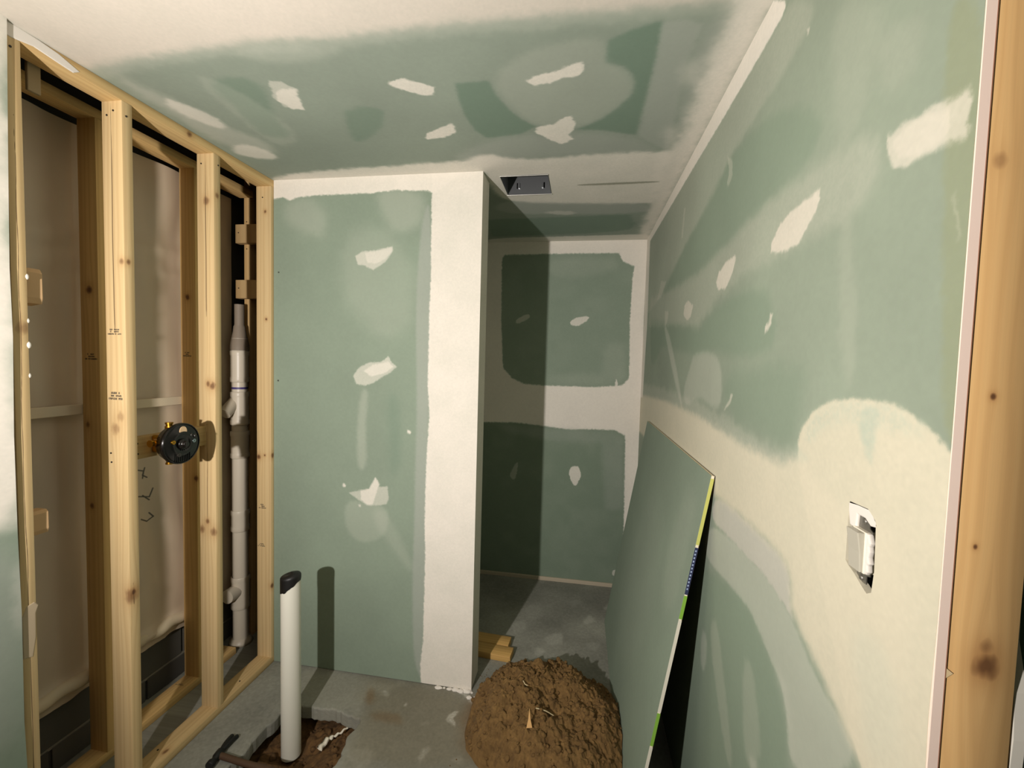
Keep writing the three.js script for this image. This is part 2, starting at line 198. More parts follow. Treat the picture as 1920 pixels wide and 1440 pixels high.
function surface(W, Hh, x0, x1, y0, y1, base, layers, seed, { mottle = 0.05, fine = 0.03, relief = false } = {}) {
  const rgb = new Float32Array(W * Hh * 3), high = relief ? new Float32Array(W * Hh) : null, sx = W / (x1 - x0), sy = Hh / (y1 - y0), b = INK[base];
  for (let y = 0; y < Hh; y++) for (let x = 0; x < W; x++) {
    const ux = x / sx, uy = y / sy, n = 1 + mottle * (fbm(ux * 3.1, uy * 3.1, seed, 4) - 0.5) * 2 + fine * (fbm(ux * 90, uy * 90, seed + 5, 2) - 0.5), i = (y * W + x) * 3;
    rgb[i] = b[0] * n; rgb[i + 1] = b[1] * n; rgb[i + 2] = b[2] * n;
  }
  let li = 0;
  for (const [ink, op, soft, rag, grainS, flat] of layers) {
    li++; const straight = grainS < 0, grain = Math.abs(grainS) > 0.001 ? Math.abs(grainS) : 0;
    const px = [], py = []; for (let i = 0; i < flat.length; i += 2) { px.push((flat[i] / 1000 - x0) * sx); py.push((flat[i + 1] / 1000 - y0) * sy); }
    const padx = (soft * 2.5 + rag * 2) * sx + 3, pady = (soft * 2.5 + rag * 2) * sy + 3;
    const bx0 = Math.max(0, Math.floor(Math.min(...px) - padx)), bx1 = Math.min(W, Math.ceil(Math.max(...px) + padx)), by0 = Math.max(0, Math.floor(Math.min(...py) - pady)), by1 = Math.min(Hh, Math.ceil(Math.max(...py) + pady));
    const w = bx1 - bx0, h = by1 - by0; if (w < 2 || h < 2) continue;
    const cv = document.createElement('canvas'); cv.width = w; cv.height = h; const c = cv.getContext('2d');
    c.fillStyle = '#fff'; c.beginPath();
    const N = px.length, mid = (i, j) => [(px[i] + px[j]) / 2 - bx0, (py[i] + py[j]) / 2 - by0];
    c.moveTo(...mid(N - 1, 0));
    for (let i = 0; i < N; i++) { const k = (i + 1) % N, m = mid(i, k), far = straight || Math.hypot(px[i] - px[(i + N - 1) % N], py[i] - py[(i + N - 1) % N]) > 400 || Math.hypot(px[i] - px[k], py[i] - py[k]) > 400; if (far) { c.lineTo(px[i] - bx0, py[i] - by0); c.lineTo(...m); } else c.quadraticCurveTo(px[i] - bx0, py[i] - by0, ...m); }
    c.fill();
    const d = c.getImageData(0, 0, w, h).data; let m = new Float32Array(w * h); for (let i = 0; i < w * h; i++) m[i] = d[4 * i + 3] / 255;
    for (let k = 0; k < 2; k++) { m = blur(m, w, h, soft * sx * 0.7, false); m = blur(m, w, h, soft * sy * 0.7, true); }
    const col = INK[ink], f = rag ? 1 / (rag * 3.2) : 0;
    for (let y = 0; y < h; y++) for (let x = 0; x < w; x++) {
      const ux = (bx0 + x) / sx, uy = (by0 + y) / sy; let mx = x, my = y;
      if (rag) { mx = x + (fbm(ux * f, uy * f, seed + li * 31, 3) - 0.5) * 2.6 * rag * sx; my = y + (fbm(ux * f, uy * f, seed + li * 31 + 7, 3) - 0.5) * 2.6 * rag * sy; mx = Math.max(0, Math.min(w - 1, Math.round(mx))); my = Math.max(0, Math.min(h - 1, Math.round(my))); }
      let a = m[my * w + mx]; if (a <= 0.002) continue;
      if (grain) a *= 1 - grain * (0.35 + 1.3 * (fbm(ux * 160, uy * 160, seed + li, 3) - 0.35));
      a = Math.max(0, Math.min(1, a * op * (0.94 + 0.12 * fbm(ux * 9, uy * 9, seed + li * 3, 2))));
      const i = ((by0 + y) * W + bx0 + x) * 3, t = 1 + fine * (fbm(ux * 120, uy * 120, seed + 9, 2) - 0.5);
      for (let q = 0; q < 3; q++) rgb[i + q] += (col[q] * t - rgb[i + q]) * a;
      if (high && ink.startsWith('mud')) high[(by0 + y) * W + bx0 + x] += a * 0.5;
    }
  }
  const out = new Uint8Array(W * Hh * 4); for (let i = 0; i < W * Hh; i++) { for (let q = 0; q < 3; q++) out[4 * i + q] = Math.max(0, Math.min(255, rgb[3 * i + q])); out[4 * i + 3] = 255; }
  return dataTex(out, W, Hh);
}

// ------------------------------------------------------------------ wood: grain, knots, checks and worn grade stamps along a board (u goes round it, v along it)
function wood(seed, len, { tone = [210, 184, 136], round = 0.254, W = 256, Hh = 2048, knots = [], checks = [], stamps = [], grain = 0.55, wild = 0 } = {}) {
  const out = new Uint8Array(W * Hh * 4), r = rng(seed), faces = [0, 0.35, 0.5, 0.85, 1.001], shift = [r(), r(), r(), r()];
  for (let y = 0; y < Hh; y++) for (let x = 0; x < W; x++) {
    const u = x / W, v = y / Hh * len; let f = 0; while (u >= faces[f + 1]) f++;
    let a = u * round + shift[f] * 3, bend = 0, dark = 0, red = 0;
    for (const [ku, kv, kr, ks = 1] of knots) { let du = (u - ku) * round, dv = (v - kv); const d = Math.hypot(du, dv * 0.8), e = Math.exp(-((dv * 0.28) ** 2 + du * du) / (kr * kr * 3.2)); bend += Math.sign(du || 1) * e * kr * 0.55; const k = Math.max(0, 1 - d / kr + (fbm(u * 30, v * 60, seed + 3, 2) - 0.5) * 0.5); dark = Math.max(dark, Math.min(1, k * 1.5) * ks); red += Math.exp(-(d * d) / (kr * kr * 2.2)) * 0.4 * ks; }
    a -= bend;
    const ring = Math.sin((a * 260 + fbm(a * 30, v * 0.9, seed, 3) * 9 + wild * fbm(a * 9, v * 2.2, seed + 8, 3) * 22)) * 0.5 + 0.5;
    const fib = fbm(a * 900, v * 5, seed + 1, 3) - 0.5, wide = fbm(a * 14, v * 0.7, seed + 2, 3) - 0.5;
    let t = 1 - grain * (0.085 * ring * ring + 0.1 * fib) + 0.13 * wide;
    let R = tone[0] * t, G = tone[1] * (t - 0.035 * ring * grain), B = tone[2] * (t - 0.07 * ring * grain);
    R += (150 - R) * Math.min(0.6, red); G += (98 - G) * Math.min(0.6, red); B += (52 - B) * Math.min(0.6, red);
    R += (84 - R) * dark * 0.85; G += (52 - G) * dark * 0.85; B += (28 - B) * dark * 0.85;
    for (const [cu, v0, v1, cw = 0.0018] of checks) if (v > v0 && v < v1) { const c = cu + (fbm(v * 4, 0.5, seed + 4, 2) - 0.5) * 0.035, d = Math.abs(u - c) * round, wq = cw * Math.min(1, (v1 - v) / 0.25, (v - v0) / 0.05 + 0.2); if (d < wq) { const k = 0.62 * (1 - (d / wq) ** 2); R *= 1 - k; G *= 1 - k * 1.08; B *= 1 - k * 1.15; } }
    for (const [su, sv, sw, sh, ss] of stamps) { const du = (u - su) * round / sw, dv = (v - sv) / sh; if (Math.abs(du) < 0.5 && Math.abs(dv) < 0.5) { const lines = 3, l = Math.floor((dv + 0.5) * lines), ly = ((dv + 0.5) * lines) % 1, cell = Math.floor((du + 0.5) * 11), on = hash(cell, l, ss) > 0.22 && ly > 0.22 && ly < 0.86 && (l === 0 || Math.abs(du) < 0.36 - 0.1 * hash(l, 3, ss)); if (on && fbm(u * 400, v * 300, seed + 6, 2) > 0.36) { R *= 0.42; G *= 0.42; B *= 0.46; } } }
    const i = (y * W + x) * 4; out[i] = Math.max(0, Math.min(255, R)); out[i + 1] = Math.max(0, Math.min(255, G)); out[i + 2] = Math.max(0, Math.min(255, B)); out[i + 3] = 255;
  }
  return new THREE.MeshStandardMaterial({ map: dataTex(out, W, Hh), roughness: 0.72 });
}
// a sawn board standing along y from 0 to len; w across x, d across z, eased edges; u runs round it from the +z face's left corner
function lumber(w, d, len, ease = 0.0028, v0 = 0, span = len) {
  const hw = w / 2, hd = d / 2, e = ease, ring = [];
  const corner = (cx, cz, a0) => { for (let i = 0; i <= 2; i++) { const a = a0 + i * Math.PI / 4; ring.push([cx + e * Math.cos(a), cz + e * Math.sin(a)]); } };
  corner(-hw + e, hd - e, Math.PI); ring.reverse(); const first = ring.splice(0);      // left front corner, walked left to right
  first.reverse(); for (const [x, z] of first.map(([x, z]) => [x, z]).reverse()) ring.push([x, z]);
  ring.length = 0;
  const pts = [[-hw, hd - e], [-hw + e * 0.3, hd - e * 0.3], [-hw + e, hd], [hw - e, hd], [hw - e * 0.3, hd - e * 0.3], [hw, hd - e], [hw, -hd + e], [hw - e * 0.3, -hd + e * 0.3], [hw - e, -hd], [-hw + e, -hd], [-hw + e * 0.3, -hd + e * 0.3], [-hw, -hd + e]];
  const per = 2 * (w + d), pos = [], uv = [], idx = [], cum = [0]; for (let i = 0; i < 12; i++) { const a = pts[i], b = pts[(i + 1) % 12]; cum.push(cum[i] + Math.hypot(a[0] - b[0], a[1] - b[1])); }
  for (let i = 0; i <= 12; i++) for (const y of [0, len]) { const p = pts[i % 12]; pos.push(p[0], y, p[1]); uv.push(Math.min(0.9999, cum[i] / per), (v0 + y) / span); }
  for (let i = 0; i < 12; i++) { const a = 2 * i; idx.push(a, a + 2, a + 1, a + 1, a + 2, a + 3); }
  for (const [y, up] of [[0, false], [len, true]]) { const c = pos.length / 3; pos.push(0, y, 0); uv.push(0.4, 0.5); for (const p of pts) { pos.push(p[0], y, p[1]); uv.push(0.4 + p[0] * 0.6, 0.5 + p[1] * 0.1); } for (let i = 0; i < 12; i++) { const a = c + 1 + i, b = c + 1 + (i + 1) % 12; up ? idx.push(c, a, b) : idx.push(c, b, a); } }
  const g = new THREE.BufferGeometry(); g.setAttribute('position', new THREE.Float32BufferAttribute(pos, 3)); g.setAttribute('uv', new THREE.Float32BufferAttribute(uv, 2)); g.setIndex(idx);
  return toCreasedNormals(g, 0.5);
}
const nailMat = std(0x3a3632, 0.5, { metalness: 0.6 });
function nails(parent, spots) { for (const [x, y, z, ax] of spots) { const g = new THREE.CylinderGeometry(0.0034, 0.0034, 0.004, 10); if (ax === 'z') g.rotateX(Math.PI / 2); else g.rotateZ(Math.PI / 2); g.translate(x, y, z); mesh('nail', g, nailMat, parent); } }
function smear(flat, depth, seed) {                                  // a lump of joint compound: outline in metres in the xy plane, domed to depth
  const s = new THREE.Shape(poly(flat)), g = new THREE.ExtrudeGeometry(s, { depth: depth * 0.4, bevelEnabled: true, bevelSize: 0.0035, bevelThickness: depth * 0.6, bevelSegments: 3, curveSegments: 4 });
  return g;
}

// ------------------------------------------------------------------ setting
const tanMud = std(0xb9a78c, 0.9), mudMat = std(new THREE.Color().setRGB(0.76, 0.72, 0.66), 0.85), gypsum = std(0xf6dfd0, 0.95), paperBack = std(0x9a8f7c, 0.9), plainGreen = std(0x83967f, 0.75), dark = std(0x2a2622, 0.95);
const floorTex = surface(2048, 2048, -1.75, 0.75, -3.5, -0.6, 'concrete', LAYERS.F, 11, { mottle: 0.2, fine: 0.14 });
// floor: a slab with a broken-out trench
const TRENCH = [-1.400, -1.980, -1.352, -1.935, -1.328, -1.915, -1.285, -1.925, -1.233, -1.918, -1.19, -1.93, -1.124, -1.928, -1.075, -1.91, -1.012, -1.902, -0.99, -1.88, -1.009, -1.796, -0.985, -1.70, -0.992, -1.637, -0.97, -1.5, -0.985, -1.35, -0.99, -1.2, -1.1, -1.17, -1.25, -1.18, -1.42, -1.2, -1.44, -1.35, -1.425, -1.48, -1.44, -1.56, -1.425, -1.64, -1.432, -1.74, -1.412, -1.83, -1.416, -1.92];
{
  const s = new THREE.Shape(poly([-2.4, -4, 2.2, -4, 2.2, 2.2, -2.4, 2.2].map((v, i) => v)));
  const edge = [], r = rng(5); const tp = poly(TRENCH);
  for (let i = 0; i < tp.length; i++) { const a = tp[i], b = tp[(i + 1) % tp.length], n = Math.max(1, Math.round(a.distanceTo(b) / 0.018)); for (let k = 0; k < n; k++) edge.push(a.clone().lerp(b, k / n).add(new THREE.Vector2((r() - 0.5) * 0.009, (r() - 0.5) * 0.009))); }
  s.holes.push(new THREE.Path(edge));
  const g = new THREE.ExtrudeGeometry(s, { depth: 0.05, bevelEnabled: true, bevelSize: 0.008, bevelThickness: 0.008, bevelSegments: 3 });
  g.rotateX(Math.PI / 2); g.translate(0, -0.008, 0);
  planarUV(g, 0, 2, -1.75, 0.75, -3.5, -0.6); { const p = g.attributes.position, q = g.attributes.uv; for (let i = 0; i < p.count; i++) q.setXY(i, q.getX(i) + p.getY(i) * 0.9, q.getY(i) + p.getY(i) * 0.7); }
  struct('floor', g, new THREE.MeshStandardMaterial({ map: floorTex, roughness: 0.88, bumpMap: floorTex, bumpScale: 0.0025 }));
}
// ceiling: drywall with a cut-out for the exhaust fan
const FAN = [-0.449, -0.198, -2.486, -2.236];
{
  const s = new THREE.Shape(poly([XL - 0.089, -3.46, XR, -3.46, XR, 2, XL - 0.089, 2])), h = new THREE.Path(poly([FAN[0], FAN[2], FAN[0], FAN[3], FAN[1], FAN[3], FAN[1], FAN[2]]));
  s.holes.push(h);
  const g = new THREE.ExtrudeGeometry(s, { depth: 0.016, bevelEnabled: false }); g.rotateX(Math.PI / 2); g.translate(0, H + 0.016, 0);
  planarUV(g, 0, 2, -1.75, 0.5, -3.46, -0.4);
  struct('ceiling', g, new THREE.MeshStandardMaterial({ map: surface(1536, 2048, -1.75, 0.5, -3.46, -0.4, 'greenc', LAYERS.C, 23, { mottle: 0.06 }), roughness: 0.86 }));
  struct('ceiling_hall', bx(XR, 2.2, H, H + 0.1, -4, 2.2), mudMat);
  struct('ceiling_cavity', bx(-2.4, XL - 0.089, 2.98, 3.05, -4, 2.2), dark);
}
// right wall: drywall, ends at a rough opening, with a cut-out for the switch
const HOLE = [-0.8135, 1.437, -0.8135, 1.537, -0.79, 1.54, -0.763, 1.541, -0.752, 1.534, -0.7445, 1.526, -0.7425, 1.49, -0.741, 1.45, -0.7445, 1.415, -0.755, 1.408, -0.768, 1.414, -0.79, 1.426, -0.806, 1.432];
{
  const s = new THREE.Shape(poly([-3.47, 0, -0.6195, 0, -0.6205, 0.6, -0.619, 1.2, -0.6215, 1.31, -0.619, 1.45, -0.6195, 2.0, -0.619, H, -3.47, H])), h = new THREE.Path(poly(HOLE)); s.holes.push(h);
  const g = new THREE.ExtrudeGeometry(s, { depth: BOARD, bevelEnabled: false }); g.rotateY(-Math.PI / 2); g.translate(XR + BOARD, 0, 0);
  planarUV(g, 2, 1, -3.47, -0.6, 0, H);
  const wr = struct('wall_right', g, new THREE.MeshStandardMaterial({ map: surface(2048, 2048, -3.47, -0.6, 0, H, 'greenr', LAYERS.R, 37, { mottle: 0.07 }), roughness: 0.8 }));
  const edge = new THREE.Shape(poly([XR + 0.0006, 0, XR + BOARD - 0.0008, 0, XR + BOARD - 0.0006, H, XR + 0.0004, H]));
  const eg = new THREE.ExtrudeGeometry(edge, { depth: 0.004, bevelEnabled: false }); eg.translate(0, 0, -0.6215);
  mesh('gypsum_edge', eg, gypsum, wr);
  const pg = bx(XR + BOARD - 0.0009, XR + BOARD + 0.0002, 0, H, -0.6225, -0.6173);
  mesh('paper_edge', pg, std(0x9c6f55, 0.9), wr);
  struct('wall_hall', bx(1.7, 1.75, 0, H, -4, 2.2), plainGreen);
  struct('wall_right_rear', bx(XR, XR + 0.115, 0, H, 0.42, 2.05), plainGreen);
}
// partition (a blade of wall) and the alcove behind it
{
  const g = bx(XL + 0.001, XC, 0.004, H, Z1B, Z1); planarUV(g, 0, 1, -1.72, -0.5, 0, H);
  const p = g.attributes.position, n = g.attributes.normal, uv = g.attributes.uv;
  for (let i = 0; i < p.count; i++) if (Math.abs(n.getX(i)) > 0.5) uv.setX(i, 0.9 + (p.getZ(i) - Z1B) * 0.5);
  struct('wall_partition', g, new THREE.MeshStandardMaterial({ map: surface(1024, 2048, -1.72, -0.5, 0, H, 'green', LAYERS.P, 51, { mottle: 0.05 }), roughness: 0.84 }));
  { const r = rng(61), wp = scene.children.at(-1); for (let i = 0; i < 9; i++) { const q = new THREE.IcosahedronGeometry(1, 3), s = 0.006 + 0.010 * r(), pp = q.attributes.position; for (let k = 0; k < pp.count; k++) { const f = 0.75 + 0.5 * fbm(pp.getX(k) * 2 + i, pp.getZ(k) * 2 + 5, 7 + i, 2); pp.setXYZ(k, pp.getX(k) * f, pp.getY(k) * f, pp.getZ(k) * f); } q.scale(s * (1 + r()), s * 0.55, s * (0.7 + 0.5 * r())); q.computeVertexNormals(); q.translate(i < 7 ? -0.70 + i * 0.031 : -0.52 + (i - 7) * 0.03, 0.002, Z1 + 0.004 + 0.012 * r() + (i > 6 ? 0.035 : 0)); mesh('compound_drip', q, mudMat, wp); } }
  const b = bx(-1.0, XR + 0.2, 0.018, H, Z2 - 0.05, Z2); planarUV(b, 0, 1, -1.0, 0.5, 0, H);
  const wb = struct('wall_back', b, new THREE.MeshStandardMaterial({ map: surface(1024, 2048, -1.0, 0.5, 0, H, 'mud', LAYERS.B, 67, { mottle: 0.03 }), roughness: 0.84 }));
  mesh('sill_strip', rbx(-1.0, XR + 0.1, -0.01, 0.028, Z2 - 0.05, Z2 + 0.012, 0.006), std(0xb9ad98, 0.9), wb);
  struct('wall_alcove_side', bx(-0.9, -0.85, 0, H, Z2, Z1B), mudMat);
  struct('wall_end', bx(-2.4, -0.9, 0, 3, -2.66, -2.6), dark);
  struct('wall_rear', bx(-2.4, 2.2, 0, 3, 2.0, 2.1), plainGreen);
}
// left wall: drywalled up to the first open stud
{
  const L = [['mud', 1, 0.05, 0.03, 0, [-3000, 1190, -1020, 1150, -1000, 3000, -3000, 3000].map((v, i) => (i % 2 ? v : v + 1990 - 0))]];
  const flat = [[-1060, 1230, -600, 1150, 2100, 1180, 2100, 2800, -1060, 2800]];
  const s = new THREE.Shape(poly([-1.054, 0, 1.95, 0, 1.95, H, -1.054, H, -1.047, 2.3, -1.043, 2.0, -1.046, 1.8, -1.0415, 1.5, -1.043, 1.2, -1.047, 0.95, -1.0455, 0.6, -1.053, 0.3]));
  const g = new THREE.ExtrudeGeometry(s, { depth: BOARD, bevelEnabled: false }); g.rotateY(-Math.PI / 2); g.translate(XL + BOARD, 0, 0); planarUV(g, 2, 1, -1.1, 0.5, 0, H);
  const w = struct('wall_left', g, new THREE.MeshStandardMaterial({ map: surface(512, 1024, -1.1, 0.5, 0, H, 'green', [['mud', 1, 0.03, 0.03, 0.05, flat[0]], ['mud', 0.6, 0.02, 0.01, 0.1, [-1060, 880, -1035, 880, -1030, 1000, -1038, 1120, -1060, 1130]], ['grey', 0.5, 0.05, 0.03, 0, [-1060, 500, -900, 600, -850, 1000, -900, 1200, -1060, 1200]]], 71), roughness: 0.84 }));
  mesh('wall_left_backing', bx(-2.4, XL - 0.003, 0, 3, -1.035, 2.0), dark, w);
}

// ------------------------------------------------------------------ framing of the left wall: front row
const STAMP = [0.03, 0.03];
const woodA = wood(101, H, { checks: [[0.42, 0.2, 2.5, 0.001]], knots: [[0.44, 1.84, 0.02, 0.4]] });
const woodB = wood(102, H, { knots: [[0.145, 1.47, 0.022, 0.35], [0.24, 1.52, 0.02, 0.25], [0.3, 2.12, 0.012, 0.5], [0.41, 2.12, 0.01, 0.7], [0.36, 0.80, 0.03, 0.5], [0.4, 0.81, 0.014, 1]], checks: [[0.165, 1.84, H, 0.0022], [0.40, 0.76, 0.85, 0.004]], stamps: [[0.16, 1.85, 0.06, 0.026, 4], [0.17, 1.6, 0.07, 0.034, 9]] });
const woodC = wood(103, H, { knots: [[0.2, 1.63, 0.012, 0.6], [0.3, 1.62, 0.018, 0.7], [0.05, 0.91, 0.018, 0.6], [0.17, 0.95, 0.012, 0.7], [0.3, 0.9, 0.02, 0.6], [0.19, 2.5, 0.018, 0.6], [0.42, 2.53, 0.012, 0.6]], checks: [[0.18, 1.95, H, 0.0022], [0.17, 0.95, 1.45, 0.0014]] });
const woodD = wood(104, H, { knots: [[0.22, 2.58, 0.009, 0.8], [0.24, 1.98, 0.008, 0.9], [0.05, 1.19, 0.014, 0.9], [0.2, 1.2, 0.006, 1], [0.4, 1.2, 0.014, 0.8], [0.38, 0.43, 0.014, 0.9]], stamps: [[0.14, 0.9, 0.045, 0.03, 13], [0.12, 0.67, 0.05, 0.02, 21]] });
const woodPlate = wood(105, 1.3, { Hh: 1024, tone: [208, 178, 124], knots: [[0.42, 0.62, 0.013, 0.8], [0.2, 0.3, 0.015, 0.6]] });
const woodSole = wood(106, 1.3, { Hh: 1024, tone: [208, 180, 130], knots: [[0.6, 1.1, 0.01, 0.8], [0.25, 0.5, 0.012, 0.7]] });
const ROOM_FRONT = 'front row of wall studs';
function frontStud(zc, mat, label, nailSpots) {
  const t = thing('wall_stud', label, 'stud', [(XL + XL - DEEP) / 2, STUD, zc], ROOM_FRONT);
  mesh('stud_body', lumber(DEEP, STUD, H - 2 * STUD - 0.0005), mat, t);
  nails(t, nailSpots);
  return t;
}
const hw = DEEP / 2, hd = STUD / 2, top = H - 2 * STUD;
const studA = frontStud(-1.073, woodA, 'pine wall stud with smears of white compound beside the drywall edge, nearest the corner', [[hw, top - 0.03, 0.006, 'x']]);
frontStud(-1.400, woodB, 'split pine wall stud left of the black shower valve, full height', [[-0.02, top - 0.05, hd, 'z'], [0.008, top - 0.035, hd, 'z'], [hw, top - 0.05, 0.004, 'x'], [-0.03, 1.335, hd, 'z'], [-0.028, 1.30, hd, 'z']]);
frontStud(-1.801, woodC, 'pine wall stud with an arched knot, carrying the shadow of the black valve', [[-0.02, top - 0.045, hd, 'z'], [hw, top - 0.045, -0.006, 'x']]);
frontStud(-2.171, woodD, 'pine wall stud butting against the green partition wall, beside the drain pipe', [[-0.005, top - 0.06, hd, 'z']]);
{ // compound dragged over the first stud
  const put = (flat, depth, x, y, z) => { const g = smear(flat, depth); g.rotateY(Math.PI / 2); g.translate(x, y, z); mesh('compound_smear', g, tanMud, studA); };
  put([-0.014, -0.15, 0.004, -0.155, 0.012, -0.1, 0.013, -0.02, 0.02, 0.0, 0.012, 0.012, -0.004, 0.008, -0.015, -0.02], 0.0025, hw - 0.001, 0.905, 0.0);
  for (const [y, s] of [[1.985, 0.006], [1.85, 0.005], [1.775, 0.007], [1.68, 0.005]]) { const g = new THREE.IcosahedronGeometry(s, 2); g.scale(0.8, 1.6, 1); g.translate(hw - 0.003, y - STUD, -hd); mesh('compound_smear', g, mudMat, studA); }
}
function plate(name, label, x, y, z0, z1, mat, cat = 'timber plate') {             // laid flat along z
  const t = thing(name, label, cat, [x, y, z0]);
  const g = lumber(DEEP, STUD, Math.abs(z1 - z0), 0.0028, 0, 1.3); g.rotateX(-Math.PI / 2); g.translate(0, STUD / 2, 0);
  mesh('plate_body', g, mat, t); return t;
}
const topPlate = plate('top_plate', 'pine top plate under the ceiling along the open stud wall', XL - hw, H - STUD - 0.0003, -1.038, -2.19, woodPlate);
{ // compound smeared over the near end of the top plate
  const g = smear([0.0, 0.004, 0.03, 0.001, 0.085, 0.012, 0.14, 0.006, 0.19, 0.002, 0.205, 0.012, 0.15, 0.028, 0.1, 0.034, 0.05, 0.036, 0.01, 0.034], 0.003); g.rotateY(Math.PI / 2); g.translate(hw - 0.001, 0, 0.0); g.scale(1, 1, 1); mesh('compound_smear', g, mudMat, topPlate);
}
const sole = plate('sole_plate', 'pine sole plate on the concrete under the front studs', XL - hw, 0.0005, -1.038, -2.19, woodSole);
nails(sole, [[0.01, STUD, -0.9, 'y'], [-0.02, STUD, -0.5, 'y']]);
for (const n of sole.children) if (n.name === 'nail') { n.geometry = new THREE.CylinderGeometry(0.004, 0.004, 0.003, 10); n.position.set(n === sole.children[1] ? 0.012 : -0.02, STUD, n === sole.children[1] ? -0.92 : -0.5); }

// ------------------------------------------------------------------ rear row, against the foundation
const XB = -1.955, XBC = XB - hw;
const woodR1 = wood(111, H, { tone: [222, 186, 124], knots: [[0.18, 2.02, 0.016, 1], [0.15, 1.1, 0.012, 0.8], [0.1, 1.45, 0.012, 0.7]], stamps: [[0.19, 1.74, 0.06, 0.03, 31]] });  // rear wood tone painted brighter to make up for dim light in the cavity
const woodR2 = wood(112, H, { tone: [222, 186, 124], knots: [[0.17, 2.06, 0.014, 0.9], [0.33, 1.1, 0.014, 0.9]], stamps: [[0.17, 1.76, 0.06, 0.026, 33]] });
function rearStud(zc, mat, label) { const t = thing('rear_stud', label, 'stud', [XBC, STUD, zc], 'rear row of wall studs'); mesh('stud_body', lumber(DEEP, STUD, H - 0.024 - STUD - 0.0005), mat, t); return t; }
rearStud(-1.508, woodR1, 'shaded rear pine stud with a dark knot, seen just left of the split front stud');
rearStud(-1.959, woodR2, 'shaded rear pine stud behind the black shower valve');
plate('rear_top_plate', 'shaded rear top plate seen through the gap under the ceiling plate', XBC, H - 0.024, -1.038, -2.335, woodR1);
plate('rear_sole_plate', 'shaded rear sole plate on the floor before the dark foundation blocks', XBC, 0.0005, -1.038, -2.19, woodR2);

// foundation blocks and the plastic-covered insulation
{
  const w = struct('wall_foundation', bx(-2.3, -2.125, 0, 2.98, -2.6, -1.03), std(0x4a4742, 0.95));
  const r = rng(8), ms = [0x57554e, 0x504d47, 0x5d5952].map((c) => std(c, 0.95));
  for (let row = 0; row < 3; row++) for (let k = 0; k < 5; k++) { const z = -1.0 - k * 0.4 - (row % 2) * 0.2, y0 = -0.085 + row * 0.2; mesh('block', rbx(-2.2, -2.115 + r() * 0.003, Math.max(0.001, y0 + 0.005), y0 + 0.195, Math.max(-2.59, z - 0.39), z - 0.002, 0.004), ms[Math.floor(r() * 3)], w); }
  const mort = mergeGeometries([bx(-2.13, -2.117, 0.105, 0.121, -2.6, -1.03), bx(-2.13, -2.117, 0.305, 0.321, -2.6, -1.03)]); mesh('mortar_joint', mort, std(0x8b877c, 0.95), w);
}
function polySheet(z0, z1, y0, y1, seed) {
  const nx = 90, ny = 200, g = new THREE.PlaneGeometry(1, 1, nx, ny), p = g.attributes.position;
  for (let i = 0; i < p.count; i++) {
    const u = p.getX(i) + 0.5, v = p.getY(i) + 0.5, z = z0 + (z1 - z0) * u, y = y0 + (y1 - y0) * v;
    let x = -2.085 + 0.022 * (fbm(u * 7 + v * 1.4, v * 1.8, seed, 3) - 0.5) + 0.012 * Math.sin((u * 9 + fbm(u * 2, v * 3, seed + 4, 2) * 4 + v * 2) * 3) * fbm(u * 5, v * 5, seed + 2, 2);
    x += 0.010 * Math.exp(-(((y - 2.22 + (z + 1.4) * 0.1) / 0.035) ** 2)) + 0.008 * Math.exp(-(((y - 2.12 + (z + 1.4) * 0.08) / 0.03) ** 2)) * (0.5 + u);
    x += 0.004 * Math.exp(-(((y - 1.518) / 0.03) ** 4));
    x += 0.028 * Math.exp(-(((y - 0.355) / 0.03) ** 2));
    const edge = y < 0.4 ? (fbm(z * 14, 0.3, seed + 6, 3) - 0.5) * 0.03 * (1 - v * 12) : 0;
    if (z < -2.10) x += (-2.094 + 0.004 * (fbm(y * 9, z * 14, seed + 12, 2) - 0.5) - x) * Math.min(1, (-2.10 - z) / 0.06);
    p.setXYZ(i, Math.min(x, Math.abs(y - 1.518) < 0.045 ? -2.0575 : -2.046), y + edge, z);
  }
  g.computeVertexNormals(); return g;
}
